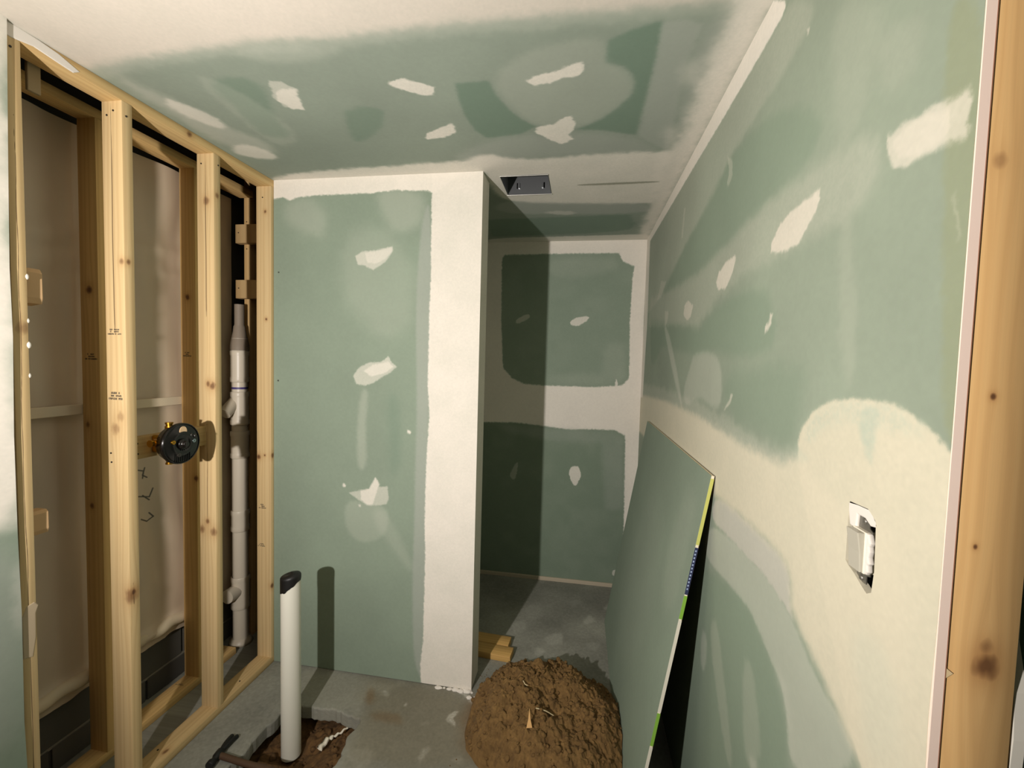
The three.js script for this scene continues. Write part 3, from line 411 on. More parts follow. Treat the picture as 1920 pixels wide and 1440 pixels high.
{
  const W = 512, Hh = 1024, z0 = -1.05, z1 = -2.325, y0 = 0.29, y1 = 2.69, out = new Uint8Array(W * Hh * 4);
  const cv = document.createElement('canvas'); cv.width = W; cv.height = Hh; const c = cv.getContext('2d'); c.clearRect(0, 0, W, Hh); c.strokeStyle = '#000'; c.lineWidth = 2.2; c.lineCap = 'round';
  const pt = (z, y) => [(z - z0) / (z1 - z0) * W, (y - y0) / (y1 - y0) * Hh];
  const pen = (pts) => { c.beginPath(); pts.forEach(([z, y], i) => (i ? c.lineTo(...pt(z, y)) : c.moveTo(...pt(z, y)))); c.stroke(); };
  pen([[-1.735, 1.20], [-1.775, 1.185], [-1.77, 1.15]]); pen([[-1.78, 1.20], [-1.77, 1.165], [-1.79, 1.15]]); pen([[-1.735, 1.07], [-1.80, 1.05], [-1.815, 1.09]]); pen([[-1.77, 1.065], [-1.80, 1.035]]); pen([[-1.76, 0.95], [-1.79, 0.93], [-1.82, 0.945], [-1.80, 0.97]]);
  const d = c.getImageData(0, 0, W, Hh).data;
  for (let y = 0; y < Hh; y++) for (let x = 0; x < W; x++) { const n = 1 + 0.22 * (fbm(x / W * 6, y / Hh * 5, 77, 4) - 0.5), i = (y * W + x) * 4, k = 1 - 0.7 * d[i + 3] / 255; out[i] = 206 * n * k; out[i + 1] = 188 * n * k; out[i + 2] = 164 * n * k; out[i + 3] = 255; }
  const m = new THREE.MeshPhysicalMaterial({ map: dataTex(out, W, Hh), roughness: 0.42, clearcoat: 0.35, clearcoatRoughness: 0.35, side: THREE.DoubleSide });
  const t = thing('vapor_barrier', 'wrinkled greyish plastic sheet over insulation behind the open studs, rolled at its lower edge', 'plastic sheet', [0, 0, 0]);
  mesh('sheet', polySheet(z0, z1, y0, y1, 31), m, t);
  const roll = []; for (let i = 0; i <= 60; i++) roll.push(new THREE.Vector3(-2.078 + 0.003 * Math.sin(i * 0.9), 0.355 + 0.004 * Math.sin(i * 0.7) , z0 + (-2.13 - z0) * i / 60));
  mesh('rolled_edge', new THREE.TubeGeometry(new THREE.CatmullRomCurve3(roll), 90, 0.031, 12), std(0xd8c8ac, 0.5), t);
  const b = thing('batten', 'pale plastic-wrapped horizontal batten across the grey sheet at mid height', 'batten', [-2.056, 1.497, 0]);
  mesh('batten_body', rbx(0, 0.010, 0, 0.043, -2.20, -1.05, 0.004), std(0xd6c7ae, 0.42), b);
}

// ------------------------------------------------------------------ shower valve on its cross brace
{
  const g = lumber(DEEP, STUD, 0.36, 0.0028, 0.1, 1.3); g.rotateZ(Math.PI / 2); g.rotateY(Math.PI / 2); // length along z, wide face to the room
  const wg = lumber(STUD, DEEP, 0.3625, 0.0028, 0.1, 1.3); wg.rotateX(-Math.PI / 2);
  const t = thing('cross_brace', 'horizontal pine brace between two front studs behind the black valve', 'brace', [-1.764, 1.376, -1.4195]);
  mesh('brace_body', wg, wood(121, 1.3, { Hh: 512, tone: [186, 160, 108] }), t);
  nails(t, [[STUD / 2, 0.02, -0.04, 'x'], [STUD / 2, -0.022, -0.042, 'x']]);
  const v = thing('shower_valve', 'round black shower valve guard with brass ports between two studs', 'shower valve', [-1.652, 1.383, -1.567]);
  const black = std(0x0b0a0a, 0.22), brass = new THREE.MeshStandardMaterial({ color: 0xb98a32, roughness: 0.28, metalness: 1 }), pale = std(0xd8b890, 0.6);
  const toX = (geo) => geo.rotateZ(-Math.PI / 2);                    // lathe axis y -> +x
  const prof = [[0.0, 0.004], [0.03, 0.004], [0.032, 0.009], [0.05, 0.009], [0.052, 0.004], [0.074, 0.004], [0.079, 0.0], [0.083, 0.0], [0.0865, -0.004], [0.0865, -0.012], [0.083, -0.018], [0.07, -0.05], [0.04, -0.06], [0, -0.06]].map(([r, h]) => new THREE.Vector2(r, h)).reverse();
  mesh('guard', toX(new THREE.LatheGeometry(prof, 48)), black, v);
  const rim = toX(new THREE.TorusGeometry(0.083, 0.003, 10, 56).rotateX(Math.PI / 2)); mesh('rim', rim, black, v);
  const el = toX(new THREE.CylinderGeometry(0.0165, 0.0165, 0.003, 24)); el.scale(1, 1.25, 1); el.translate(0.0055, 0.052, -0.002); mesh('window', el, pale, v);
  const stem = toX(new THREE.LatheGeometry([[0, 0.022], [0.011, 0.022], [0.013, 0.018], [0.013, 0.008], [0.02, 0.008], [0.022, 0.004], [0.022, 0]].map(([r, h]) => new THREE.Vector2(r, h)).reverse(), 24)); stem.translate(0.004, -0.002, 0.0); mesh('stem', stem, std(0x14110f, 0.25), v);
  for (const [y, z] of [[0.004, -0.05], [0.012, 0.045], [-0.045, 0.02], [0.03, -0.04], [0.024, -0.058]]) { const s = toX(new THREE.CylinderGeometry(y > 0.02 ? 0.005 : 0.008, 0.009, 0.006, 18)); s.translate(0.008, y, z); mesh('screw', s, y === 0.004 ? new THREE.MeshStandardMaterial({ color: 0x9aa6ae, roughness: 0.25, metalness: 1 }) : y === 0.012 ? brass : std(0x2a2622, 0.3), v); mesh('slot', bx(0.0106, 0.0114, y - 0.004, y + 0.004, z - 0.0009, z + 0.0009), black, v.children.at(-1)); }
  const ribs = []; for (let i = 0; i < 9; i++) ribs.push(bx(0.003, 0.0065, -0.075 + i * 0.003 * 0, -0.022, -0.034 + i * 0.0085, -0.0325 + i * 0.0085)); mesh('ribs', mergeGeometries(ribs), black, v);
  const port = (pts) => mergeGeometries([new THREE.CylinderGeometry(0.012, 0.012, 0.05, 20), new THREE.CylinderGeometry(0.016, 0.016, 0.012, 6).translate(0, 0.006, 0), new THREE.CylinderGeometry(0.0145, 0.0145, 0.007, 20).translate(0, 0.024, 0)].map((q) => q.toNonIndexed()));
  const up = port(); up.translate(-0.045, 0.062, 0.014); mesh('port', up, brass, v);
  const down = port(); down.rotateX(Math.PI); down.translate(-0.045, -0.06, 0.014); mesh('port', down, brass, v);
  const side = port(); side.rotateX(Math.PI / 2); side.translate(-0.05, 0.012, 0.066); mesh('port', side, brass, v);
  const other = port(); other.rotateX(-Math.PI / 2); other.translate(-0.05, 0.012, -0.066); mesh('port', other, brass, v);
  mesh('body', rbx(-0.096, -0.03, -0.035, 0.04, -0.05, 0.05, 0.01), brass, v);
}

// ------------------------------------------------------------------ drain stack, blocks and strips in the bay beside the partition
{
  const pvc = std(0xcfc6b4, 0.38), pvcShade = std(0xc6bca8, 0.4), reducerShade = std(0x85796a, 0.6), primer = std(0x4a3f78, 0.5), blk = std(0x2b2725, 0.7);
  const t = thing('drain_stack', 'white plastic drain stack with couplings in the narrow bay beside the partition', 'drain pipe', [-2.010, 0.0, -2.29]);
  const OFF = 0.0, cyl = (r, y0, y1) => new THREE.CylinderGeometry(r, r, y1 - y0, 36).translate(0, (y0 + y1) / 2, 0);
  const hub = (r, y0, y1) => { const e = 0.005; return new THREE.LatheGeometry([[r - 0.006, y0], [r, y0 + e], [r, y0 + 0.028], [r - 0.003, y0 + 0.033], [r - 0.003, y1 - 0.033], [r, y1 - 0.028], [r, y1 - e], [r - 0.006, y1]].map(([a, b]) => new THREE.Vector2(a, b)), 36); };
  mesh('pipe', cyl(0.0425, 0.0, 1.86), pvc, t);
  for (const [a, b] of [[1.60, 1.79], [1.345, 1.545], [1.145, 1.31], [0.70, 0.83]]) mesh('coupling', hub(0.0505, a, b), pvc, t);
  mesh('reducer', new THREE.LatheGeometry([[0.0505, 1.79], [0.0505, 1.82], [0.034, 1.90], [0.031, 1.93], [0.026, 1.94], [0.026, 2.06]].map(([a, b]) => new THREE.Vector2(a, b)), 32), reducerShade, t);  // darker colour paints in the shade on the upper end of the stack
  mesh('branch', new THREE.CylinderGeometry(0.035, 0.035, 0.13, 28).rotateX(-0.9).translate(-0.018, 1.46, 0.045), pvcShade, t);
  mesh('tee', hub(0.052, 0.22, 0.42), pvc, t);
  mesh('tee_branch', new THREE.CylinderGeometry(0.040, 0.040, 0.10, 28).rotateX(Math.PI / 2).translate(-0.004, 0.335, 0.05), pvc, t);
  mesh('primer_band', cyl(0.0430, 1.56, 1.572), primer, t);
  mesh('collar', new THREE.LatheGeometry([[0.0425, 0.0], [0.066, 0.0], [0.06, 0.016], [0.05, 0.03], [0.0425, 0.034]].map(([a, b]) => new THREE.Vector2(a, b)), 28), pvcShade, t);
  // timber
  const wS = wood(131, H, { Hh: 1024, tone: [196, 164, 112], knots: [[0.12, 2.55, 0.005, 1]] });
  const s = thing('partition_stud', 'partition stud deep in the bay, crossed by two short blocks', 'stud', [-2.008, 0.0, -2.392]); mesh('stud_body', lumber(STUD, DEEP, 2.9), wS, s); nails(s, [[0, 2.56, DEEP / 2, 'z'], [0, 2.40, DEEP / 2, 'z']]);
  const blockWood = wood(132, 0.6, { Hh: 512, tone: [186, 158, 112] });
  for (const [y, label] of [[2.425, 'short pine block high in the drain bay, the upper of two'], [2.10, 'short pine block in the drain bay just above the pipe, the lower of two']]) {
    const b = thing('blocking', label, 'wood block', [-2.03, y, -2.3468], 'short blocks in the drain bay');
    mesh('block_body', lumber(0.30, 0.038, 0.108, 0.002, 0, 0.6).translate(0.128, 0, 0.019), blockWood, b); nails(b, [[0.0, 0.06, 0.038, 'z']]);
  }
  const lath = thing('wood_strip', 'thin splintered wood strip beside the drain stack, torn at its lower end', 'wood strip', [-2.022, 1.36, -2.385]);
  const ls = new THREE.Shape(poly([-0.006, 0.02, -0.001, 0.0, 0.006, 0.03, 0.003, 0.06, 0.010, 0.09, 0.014, 0.72, -0.004, 0.72, -0.008, 0.3])); mesh('strip_body', new THREE.ExtrudeGeometry(ls, { depth: 0.012, bevelEnabled: true, bevelSize: 0.001, bevelThickness: 0.001 }), std(0xc9a876, 0.75), lath);
  const wad = new THREE.IcosahedronGeometry(0.02, 3); { const p = wad.attributes.position; for (let i = 0; i < p.count; i++) { const k = 0.7 + 0.7 * fbm(p.getX(i) * 60 + 3, p.getY(i) * 60 + p.getZ(i) * 40, 9, 2); p.setXYZ(i, p.getX(i) * k, p.getY(i) * k * 1.3, p.getZ(i) * k); } wad.computeVertexNormals(); }
  wad.translate(0.001, -0.02, 0.004); mesh('torn_end', wad, std(0xbcb2a4, 0.8), lath);
  // blocks seen past the first stud
  for (const [y, h, label, wdt] of [[1.905, 0.11, 'short wood block sticking out behind the first stud, the upper one at head height', 0.02], [1.16, 0.075, 'short wood block sticking out behind the first stud, the lower one below the valve', 0.03]]) {
    const b = thing('stud_block', label, 'wood block', [-1.742, y, -1.0935]); const sh = new THREE.Shape(poly([-0.02, 0, 0.016, h * 0.05, 0.02, h * 0.2, 0.019, h * 0.9, 0.012, h, -0.02, h])); const g = new THREE.ExtrudeGeometry(sh, { depth: 0.048, bevelEnabled: true, bevelSize: 0.003, bevelThickness: 0.003, bevelSegments: 2 }); g.translate(0, 0, -0.052); mesh('block_body', g, std(0xc8a67c, 0.75), b);
  }
  const shim = thing('wood_shim', 'grey wood shim hanging under the top plate near the corner', 'shim', [-1.80, 2.60, -1.19]); mesh('shim_body', rbx(-0.006, 0.006, 0, 0.119, -0.018, 0.018, 0.003), std(0x9a8c70, 0.8), shim);
}

// ------------------------------------------------------------------ exhaust fan housing in the ceiling
{
  const t = thing('exhaust_fan_housing', 'open galvanized fan box set in the ceiling above the alcove', 'fan housing', [0, H, 0]);
  const zinc = new THREE.MeshStandardMaterial({ color: 0xa3a6a8, roughness: 0.34, metalness: 0.85 }), [x0, x1, z0, z1] = FAN, e = 0.0012, h = 0.17, lo = -0.003;
  const wall = new THREE.Shape(poly([x0, lo, x1, lo, x1, h, x0, h])); for (const sx of [x0 + 0.052, x1 - 0.045]) { const q = new THREE.Path(poly([sx, 0.03, sx + 0.006, 0.03, sx + 0.006, 0.062, sx, 0.062])); wall.holes.push(q); }
  const wg = new THREE.ExtrudeGeometry(wall, { depth: e, bevelEnabled: false }); wg.translate(0, 0, z0 + 0.001); mesh('rear_side', wg, zinc, t);
  mesh('front_side', bx(x0, x1, lo, h, z1 - 0.001 - e, z1 - 0.001), zinc, t);
  mesh('left_side', bx(x0 + 0.001, x0 + 0.001 + e, lo, h, z0 + 0.003, z1 - 0.003), zinc, t);
  mesh('right_side', bx(x1 - 0.001 - e, x1 - 0.001, lo, h, z0 + 0.003, z1 - 0.003), zinc, t);
  mesh('top', bx(x0, x1, h, h + e, z0, z1), std(0x1d1c1a, 0.8), t);
  const lipm = new THREE.MeshStandardMaterial({ color: 0xd6d4cc, roughness: 0.3, metalness: 0.6 }); mesh('lip', rbx(x0 - 0.004, x1 + 0.004, lo - 0.003, lo, z0 - 0.005, z0 + 0.003, 0.0012), lipm, t); mesh('lip', rbx(x0, x1, lo - 0.002, lo, z1 - 0.003, z1 + 0.002, 0.0008), lipm, t);
  for (const sx of [x0 + 0.062, x1 - 0.056]) { const g = rbx(sx, sx + 0.009, 0.03, 0.058, z0 + 0.002, z0 + 0.009, 0.001); g.translate(0, 0, 0); mesh('tab', g, zinc, t); }
}

// ------------------------------------------------------------------ wall switch in its raw cut-out
{
  const t = thing('light_switch', 'white paddle light switch in an unfinished cut-out with compound around it', 'light switch', [XR, 1.47, -0.777]);
  const metal = new THREE.MeshStandardMaterial({ color: 0x8e8b84, roughness: 0.4, metalness: 0.8 }), white = std(0xe9e3d2, 0.35), rock = std(0xb9b5a6, 0.35), boxm = std(0x3b3d40, 0.6);
  const bxs = [bx(0.014, 0.06, -0.06, 0.068, -0.036, -0.034), bx(0.014, 0.06, -0.06, 0.068, 0.034, 0.036), bx(0.014, 0.06, -0.062, -0.06, -0.036, 0.036), bx(0.014, 0.06, 0.068, 0.07, -0.036, 0.036), bx(0.058, 0.06, -0.06, 0.068, -0.036, 0.036)]; mesh('device_box', mergeGeometries(bxs), boxm, t);
  const strap = new THREE.Shape(poly([-0.012, -0.052, 0.012, -0.052, 0.012, -0.038, 0.02, -0.036, 0.02, 0.036, 0.012, 0.04, 0.012, 0.056, -0.03, 0.062, -0.034, 0.045, -0.02, 0.036, -0.02, -0.036, -0.012, -0.04])); for (const y of [-0.046, 0.048]) { const c = new THREE.Path(); c.absarc(0, y, 0.0032, 0, Math.PI * 2, true); strap.holes.push(c); }
  const sg = new THREE.ExtrudeGeometry(strap, { depth: 0.0015, bevelEnabled: false }); sg.rotateY(-Math.PI / 2); sg.translate(0.006, 0, 0); mesh('strap', sg, metal, t);
  for (const y of [-0.046, 0.048]) { const s = new THREE.SphereGeometry(0.0048, 16, 8, 0, Math.PI * 2, 0, Math.PI / 2).rotateZ(Math.PI / 2); s.scale(0.6, 1, 1); s.translate(0.0045, y, 0); mesh('screw', s, metal, t); }
  mesh('body', rbx(-0.003, 0.03, -0.034, 0.034, -0.0185, 0.0165, 0.002), white, t);
  const rs = new THREE.Shape(poly([-0.0085, -0.031, -0.0105, 0.0, -0.015, 0.031, 0, 0.031, 0, -0.031])); const rg = new THREE.ExtrudeGeometry(rs, { depth: 0.028, bevelEnabled: true, bevelSize: 0.0015, bevelThickness: 0.0015, bevelSegments: 2 }); rg.translate(0.0032, 0, -0.016); mesh('rocker', rg, rock, t);
  const sm = smear([-0.037, 0.064, -0.034, 0.07, 0.012, 0.072, 0.03, 0.06, 0.034, 0.052, 0.02, 0.05, 0.006, 0.058, -0.016, 0.058, -0.018, 0.03, -0.03, 0.034], 0.004); sm.rotateY(-Math.PI / 2); sm.translate(0.004, 0, 0); mesh('compound_smear', sm, mudMat, t);
  const st = smear([0.0165, -0.03, 0.020, -0.026, 0.0185, -0.016, 0.022, -0.012, 0.0185, -0.004, 0.021, 0.006, 0.019, 0.014, 0.022, 0.02, 0.0175, 0.03, 0.015, 0.03, 0.015, -0.03], 0.006); st.rotateY(-Math.PI / 2); st.translate(0.004, 0, 0); mesh('compound_smear', st, mudMat, t);
}

// ------------------------------------------------------------------ stud at the rough opening, and the far side of that wall
{
  const m = wood(141, H, { tone: [216, 176, 118], wild: 0.6, round: 0.254, W: 512, grain: 0.4, knots: [[0.19, 1.392, 0.017, 0.8], [0.19, 1.39, 0.010, 0.5], [0.19, 1.418, 0.010, 0.4], [0.125, 1.735, 0.004, 1], [0.10, 1.545, 0.003, 1], [0.07, 2.02, 0.010, 0.3]] });
  const t = thing('jamb_stud', 'orange-toned knotty stud at the rough opening beside the switch wall', 'stud', [XR + BOARD + 0.0003 + 0.039, 0, -0.6188 - hd]); mesh('stud_body', lumber(0.078, STUD, H - 0.0005), m, t);
  const chips = std(0xe8cfa0, 0.8); const sl = new THREE.Shape(poly([-0.0388, 1.372, -0.031, 1.379, -0.0388, 1.385])); const sg = new THREE.ExtrudeGeometry(sl, { depth: 0.0012, bevelEnabled: false }); sg.translate(0, 0, hd); mesh('splinter', sg, chips, t);
  const d = solo('hall_drywall', (() => { const r = rng(44), pts = [0.568 + BOARD, 0, 0.575 + BOARD + 0.08, 0, 0.575 + BOARD + 0.08, H, 0.568 + BOARD, H]; const s = new THREE.Shape(poly([[-0.624, 0], [-0.6215, 0.3], [-0.6235, 0.62], [-0.622, 0.9], [-0.6245, 1.1], [-0.621, 1.18], [-0.6235, 1.24], [-0.6215, 1.3], [-0.625, 1.36], [-0.64, 1.42], [-0.646, 1.6], [-0.65, H], [-3.4, H], [-3.4, 0]].flat())); const g = new THREE.ExtrudeGeometry(s, { depth: BOARD, bevelEnabled: true, bevelSize: 0.001, bevelThickness: 0.001 }); g.rotateY(-Math.PI / 2); g.translate(0.5575 + BOARD, 0, 0); return g; })(), std(0xd6d2c6, 0.9), 'rough white drywall edge past the jamb stud at the frame edge', 'drywall sheet');
}

// ------------------------------------------------------------------ leaning sheet of green drywall
{
  const near = -1.535, far = -2.965, bx0 = 0.2185, len = 1.4155, tilt = Math.atan2(0.2285, 1.397);
  const t = thing('leaning_drywall', 'offcut of green drywall leaning against the right wall', 'drywall sheet', [bx0, 0.0006, 0]); t.rotation.z = -tilt;
  const tex = surface(512, 512, 0, 1.44, 0, 1.42, 'green', [['grey', 0.12, 0.1, 0.03, 0, [300, 300, 900, 200, 1200, 900, 700, 1200, 400, 900]], ['mud', 0.1, 0.05, 0.02, 0, [1100, 900, 1350, 800, 1400, 1300, 1200, 1350]]], 91, { mottle: 0.05 });
  const face = bx(0, 0.0012, 0, len, far, near); planarUV(face, 2, 1, far, near, 0, len); mesh('face_paper', face, new THREE.MeshStandardMaterial({ map: tex, roughness: 0.78 }), t);
  mesh('gypsum_core', bx(0.0012, BOARD - 0.0014, 0.0005, len - 0.0005, far + 0.0005, near - 0.0005), std(0xe9e0c8, 0.9), t);
  mesh('back_paper', bx(BOARD - 0.0014, BOARD - 0.0002, 0, len, far, near), std(0x5b4d3c, 0.9), t);
  const tape = [[1.405, 1.17, 0xc3c46a], [1.16, 0.99, 0x2b3152], [0.985, 0.90, 0x7fae3f], [0.895, 0.55, 0xd9d4c4], [0.545, 0.42, 0x7fae3f], [0.415, 0.02, 0xd9d4c4]];
  for (const [a, b, c] of tape) mesh('edge_tape', bx(0.0011, BOARD - 0.0006, b, a, near - 0.0006, near + 0.0004), std(c, 0.55), t);
  const marks = []; for (let i = 0; i < 12; i++) marks.push(bx(0.004, 0.0085, 1.145 - i * 0.0125, 1.151 - i * 0.0125, near + 0.0003, near + 0.0006)); mesh('tape_print', mergeGeometries(marks), std(0x9fb0cf, 0.6), t);
}

// ------------------------------------------------------------------ upright pipe with its black taped cap, in the trench
{
  const t = thing('waste_pipe', 'upright white plastic pipe with a black taped top standing in the trench', 'waste pipe', [-1.311, -0.145, -1.80]);
  t.rotation.z = 0.004;
  const pvc = std(0xe4e2d4, 0.34), blk = std(0x100f0f, 0.5);
  mesh('pipe', new THREE.CylinderGeometry(0.0435, 0.0435, 0.87, 48).translate(0, 0.435, 0), pvc, t);
  // cap: rounded top, ragged lower edge of tape
  const N = 72, M = 14, pos = [], idx = [];
  for (let j = 0; j <= M; j++) for (let i = 0; i <= N; i++) { const a = i / N * Math.PI * 2, low = 0.853 - 0.030 * Math.cos(a - 0.5 - Math.PI) * -1 * -1 + 0.008 * (fbm(Math.cos(a) * 4 + 5, Math.sin(a) * 4 + 5, 3, 2) - 0.5) - 0.012 * Math.max(0, Math.sin(a * 7)) * 0.4; const s = j / M; let r = 0.0452, y; if (s < 0.6) y = low - 0.02 + (0.873 - low + 0.02) * (s / 0.6); else { const q = (s - 0.6) / 0.4 * Math.PI / 2; r = 0.0452 * Math.cos(q) ** 0.6; y = 0.873 + 0.016 * Math.sin(q); } y += 0.008 * Math.cos(a) * s; pos.push(r * Math.cos(a), y, -r * Math.sin(a)); }
  for (let j = 0; j < M; j++) for (let i = 0; i < N; i++) { const a = j * (N + 1) + i; idx.push(a, a + 1, a + N + 1, a + 1, a + N + 2, a + N + 1); }
  const g = new THREE.BufferGeometry(); g.setAttribute('position', new THREE.Float32BufferAttribute(pos, 3)); g.setIndex(idx); g.computeVertexNormals(); mesh('taped_cap', g, blk, t);
}

// ------------------------------------------------------------------ soil: trench bed and heap
function soilMat(seed, a, b) { const W = 512, o = new Uint8Array(W * W * 4); for (let y = 0; y < W; y++) for (let x = 0; x < W; x++) { const n = fbm(x / 26, y / 26, seed, 5), k = fbm(x / 5, y / 5, seed + 3, 3), i = (y * W + x) * 4; let t = 0.3 + 0.7 * n + 0.35 * (k - 0.5); for (let q = 0; q < 3; q++) o[i + q] = Math.max(0, Math.min(255, a[q] + (b[q] - a[q]) * t)); o[i + 3] = 255; } return new THREE.MeshStandardMaterial({ map: dataTex(o, W, W, true, true), roughness: 0.97 }); }
const soil = soilMat(201, [72, 52, 26], [134, 104, 60]), soilDark = soilMat(205, [52, 37, 20], [120, 88, 50]);
function clods(n, at, size, seed) {
  const r = rng(seed), base = [0, 1, 2, 3].map((k) => { const g = mergeVertices(new THREE.IcosahedronGeometry(1, 1).deleteAttribute('normal').deleteAttribute('uv')), p = g.attributes.position; for (let i = 0; i < p.count; i++) { const q = 0.72 + 0.55 * hash(i, k, seed); p.setXYZ(i, p.getX(i) * q, p.getY(i) * q * 0.8, p.getZ(i) * q); } g.computeVertexNormals(); const uv = new Float32Array(p.count * 2); for (let i = 0; i < p.count; i++) { uv[2 * i] = p.getX(i) * 0.1 + k * 0.2; uv[2 * i + 1] = p.getY(i) * 0.1 + p.getZ(i) * 0.07; } g.setAttribute('uv', new THREE.BufferAttribute(uv, 2)); return g; });
  const all = []; for (let i = 0; i < n; i++) { const p = at(r); if (!p) continue; const g = base[i % 4].clone(), s = size[0] + (size[1] - size[0]) * r() ** 3; g.applyMatrix4(new THREE.Matrix4().compose(new THREE.Vector3(p[0], p[1] + s * 0.2, p[2]), new THREE.Quaternion().setFromEuler(new THREE.Euler(r() * 6, r() * 6, r() * 6)), new THREE.Vector3(s, s, s))); all.push(g); }
  return mergeGeometries(all);
}
function field(x0, x1, z0, z1, n, m, fn) { const pos = [], uv = [], idx = []; for (let j = 0; j <= m; j++) for (let i = 0; i <= n; i++) { const x = x0 + (x1 - x0) * i / n, z = z0 + (z1 - z0) * j / m; const [px, py, pz] = fn(x, z); pos.push(px, py, pz); uv.push(px * 1.6 + py * 1.1, pz * 1.6 - py * 1.3); } for (let j = 0; j < m; j++) for (let i = 0; i < n; i++) { const a = j * (n + 1) + i; idx.push(a, a + n + 1, a + 1, a + 1, a + n + 1, a + n + 2); } const g = new THREE.BufferGeometry(); g.setAttribute('position', new THREE.Float32BufferAttribute(pos, 3)); g.setAttribute('uv', new THREE.Float32BufferAttribute(uv, 2)); g.setIndex(idx); g.computeVertexNormals(); return g; }
{
  const bed = (x, z) => -0.135 + 0.05 * (fbm(x * 9, z * 9, 301, 4) - 0.5) + 0.028 * (fbm(x * 40, z * 40, 305, 3) - 0.5) + 0.05 * Math.max(0, Math.min(1, (x + 1.22) / 0.22)) - 0.02 * Math.max(0, (z + 1.8) * 2) - 0.035 * Math.exp(-(((x + 1.311) / 0.07) ** 2 + ((z + 1.8) / 0.07) ** 2));
  const t = thing('trench_soil', 'dark brown soil at the bottom of the broken-out floor trench', 'soil', [0, 0, 0]); t.userData.kind = 'stuff';
  mesh('soil_surface', field(-1.55, -0.9, -2.05, -1.1, 150, 200, (x, z) => [x, bed(x, z), z]), soilDark, t);
  const c = mesh('clods', clods(260, (r) => { const x = -1.43 + r() * 0.46, z = -1.95 + r() * 0.7; return [x, bed(x, z), z]; }, [0.003, 0.018], 77), soilDark, t); c.userData.kind = 'stuff';
}
const HEAP = { x: -0.13, z: -2.0 };
function heapY(x, z) {
  const dx = (x - HEAP.x) / (x < HEAP.x ? 0.375 : 0.44), dz = (z - HEAP.z) / (z < HEAP.z ? 0.385 : 0.33 + 0.27 * Math.max(0, Math.min(1, (x + 0.25) / 0.4))), d = Math.hypot(dx, dz) + 0.12 * (fbm(x * 6 + 4, z * 6, 401, 3) - 0.5), k = Math.max(0, 1 - d * d);
  let y = 0.235 * k ** 0.72;
  if (z < -2.24 && x < -0.3) y -= 0.5 * (-2.24 - z) + 0.2 * Math.max(0, -2.3 - z);
  y -= 0.05 * Math.exp(-((((x + 0.06) / 0.13) ** 2) + (((z + 1.93) / 0.11) ** 2)));
  y += k > 0 ? Math.min(1, k * 7) * (0.085 * (fbm(x * 12, z * 12, 405, 4) - 0.5) + 0.030 * (fbm(x * 38, z * 38, 409, 3) - 0.5) + 0.012 * (fbm(x * 110, z * 110, 413, 2) - 0.5)) : 0;
  return y - 0.006;
}
{
  const t = thing('soil_heap', 'heap of loose brown soil on the floor by the leaning drywall', 'soil heap', [0, 0, 0]);
  const clamp = (x, y) => Math.min(x, 0.215 + Math.max(0, y) * 0.163);
  const h = mesh('soil_surface', field(-0.512, 0.34, -2.405, -1.4, 330, 370, (x, z) => { const y = heapY(x, z); return [clamp(x, y), y, z]; }), soil, t);
  const c = mesh('clods', clods(1500, (r) => { const x = -0.6 + r() * 0.84, z = -2.38 + r() * 0.95, y = heapY(x, z); if (y < -0.004 || x < -0.5 || x > 0.19 + y * 0.15) return null; return [x, Math.max(y, 0), z]; }, [0.0016, 0.014], 88), soil, t); c.userData.kind = 'stuff';
  const loose = mesh('crumbs', clods(240, (r) => { const a = r() * 6.28, d = 0.95 + r() * 0.35, x = HEAP.x + Math.cos(a) * 0.43 * d, z = HEAP.z + Math.sin(a) * 0.46 * d; if (x > 0.18 || z < -2.36 || x < -0.505) return null; return [x, 0.0, z]; }, [0.002, 0.009], 89), soil, t); loose.userData.kind = 'stuff';
}
const straw = std(0xd8c8a0, 0.7);
{
  const at = (x, z) => [x, heapY(x, z), z];
  const sp = new THREE.Shape(poly([-0.012, 0, 0.012, 0.002, 0.005, 0.03, 0.001, 0.07, -0.004, 0.03])), sg = new THREE.ExtrudeGeometry(sp, { depth: 0.004, bevelEnabled: true, bevelSize: 0.0008, bevelThickness: 0.0008 }); sg.rotateX(-0.75); sg.rotateY(0.15);
  const x = -0.168, z = -1.79, y = heapY(x, z); sg.translate(x, y + 0.012, z); solo('wood_splinter', sg, std(0xd2a56a, 0.7), 'pale pointed wood splinter lying on the soil heap', 'splinter');
  const bit = (x0, z0, x1, z1, r, label) => { const c = new THREE.CatmullRomCurve3([new THREE.Vector3(x0, heapY(x0, z0) + 0.012, z0), new THREE.Vector3((x0 + x1) / 2, heapY((x0 + x1) / 2, (z0 + z1) / 2) + 0.018, (z0 + z1) / 2 + 0.004), new THREE.Vector3(x1, heapY(x1, z1) + 0.012, z1)]); solo('straw', new THREE.TubeGeometry(c, 10, r, 6), straw, label, 'straw'); };
  bit(-0.225, -2.01, -0.20, -1.985, 0.0022, 'short curved white straw at the top of the soil heap');
  bit(-0.15, -1.885, -0.07, -1.90, 0.0024, 'long thin straw lying level across the soil heap');
}

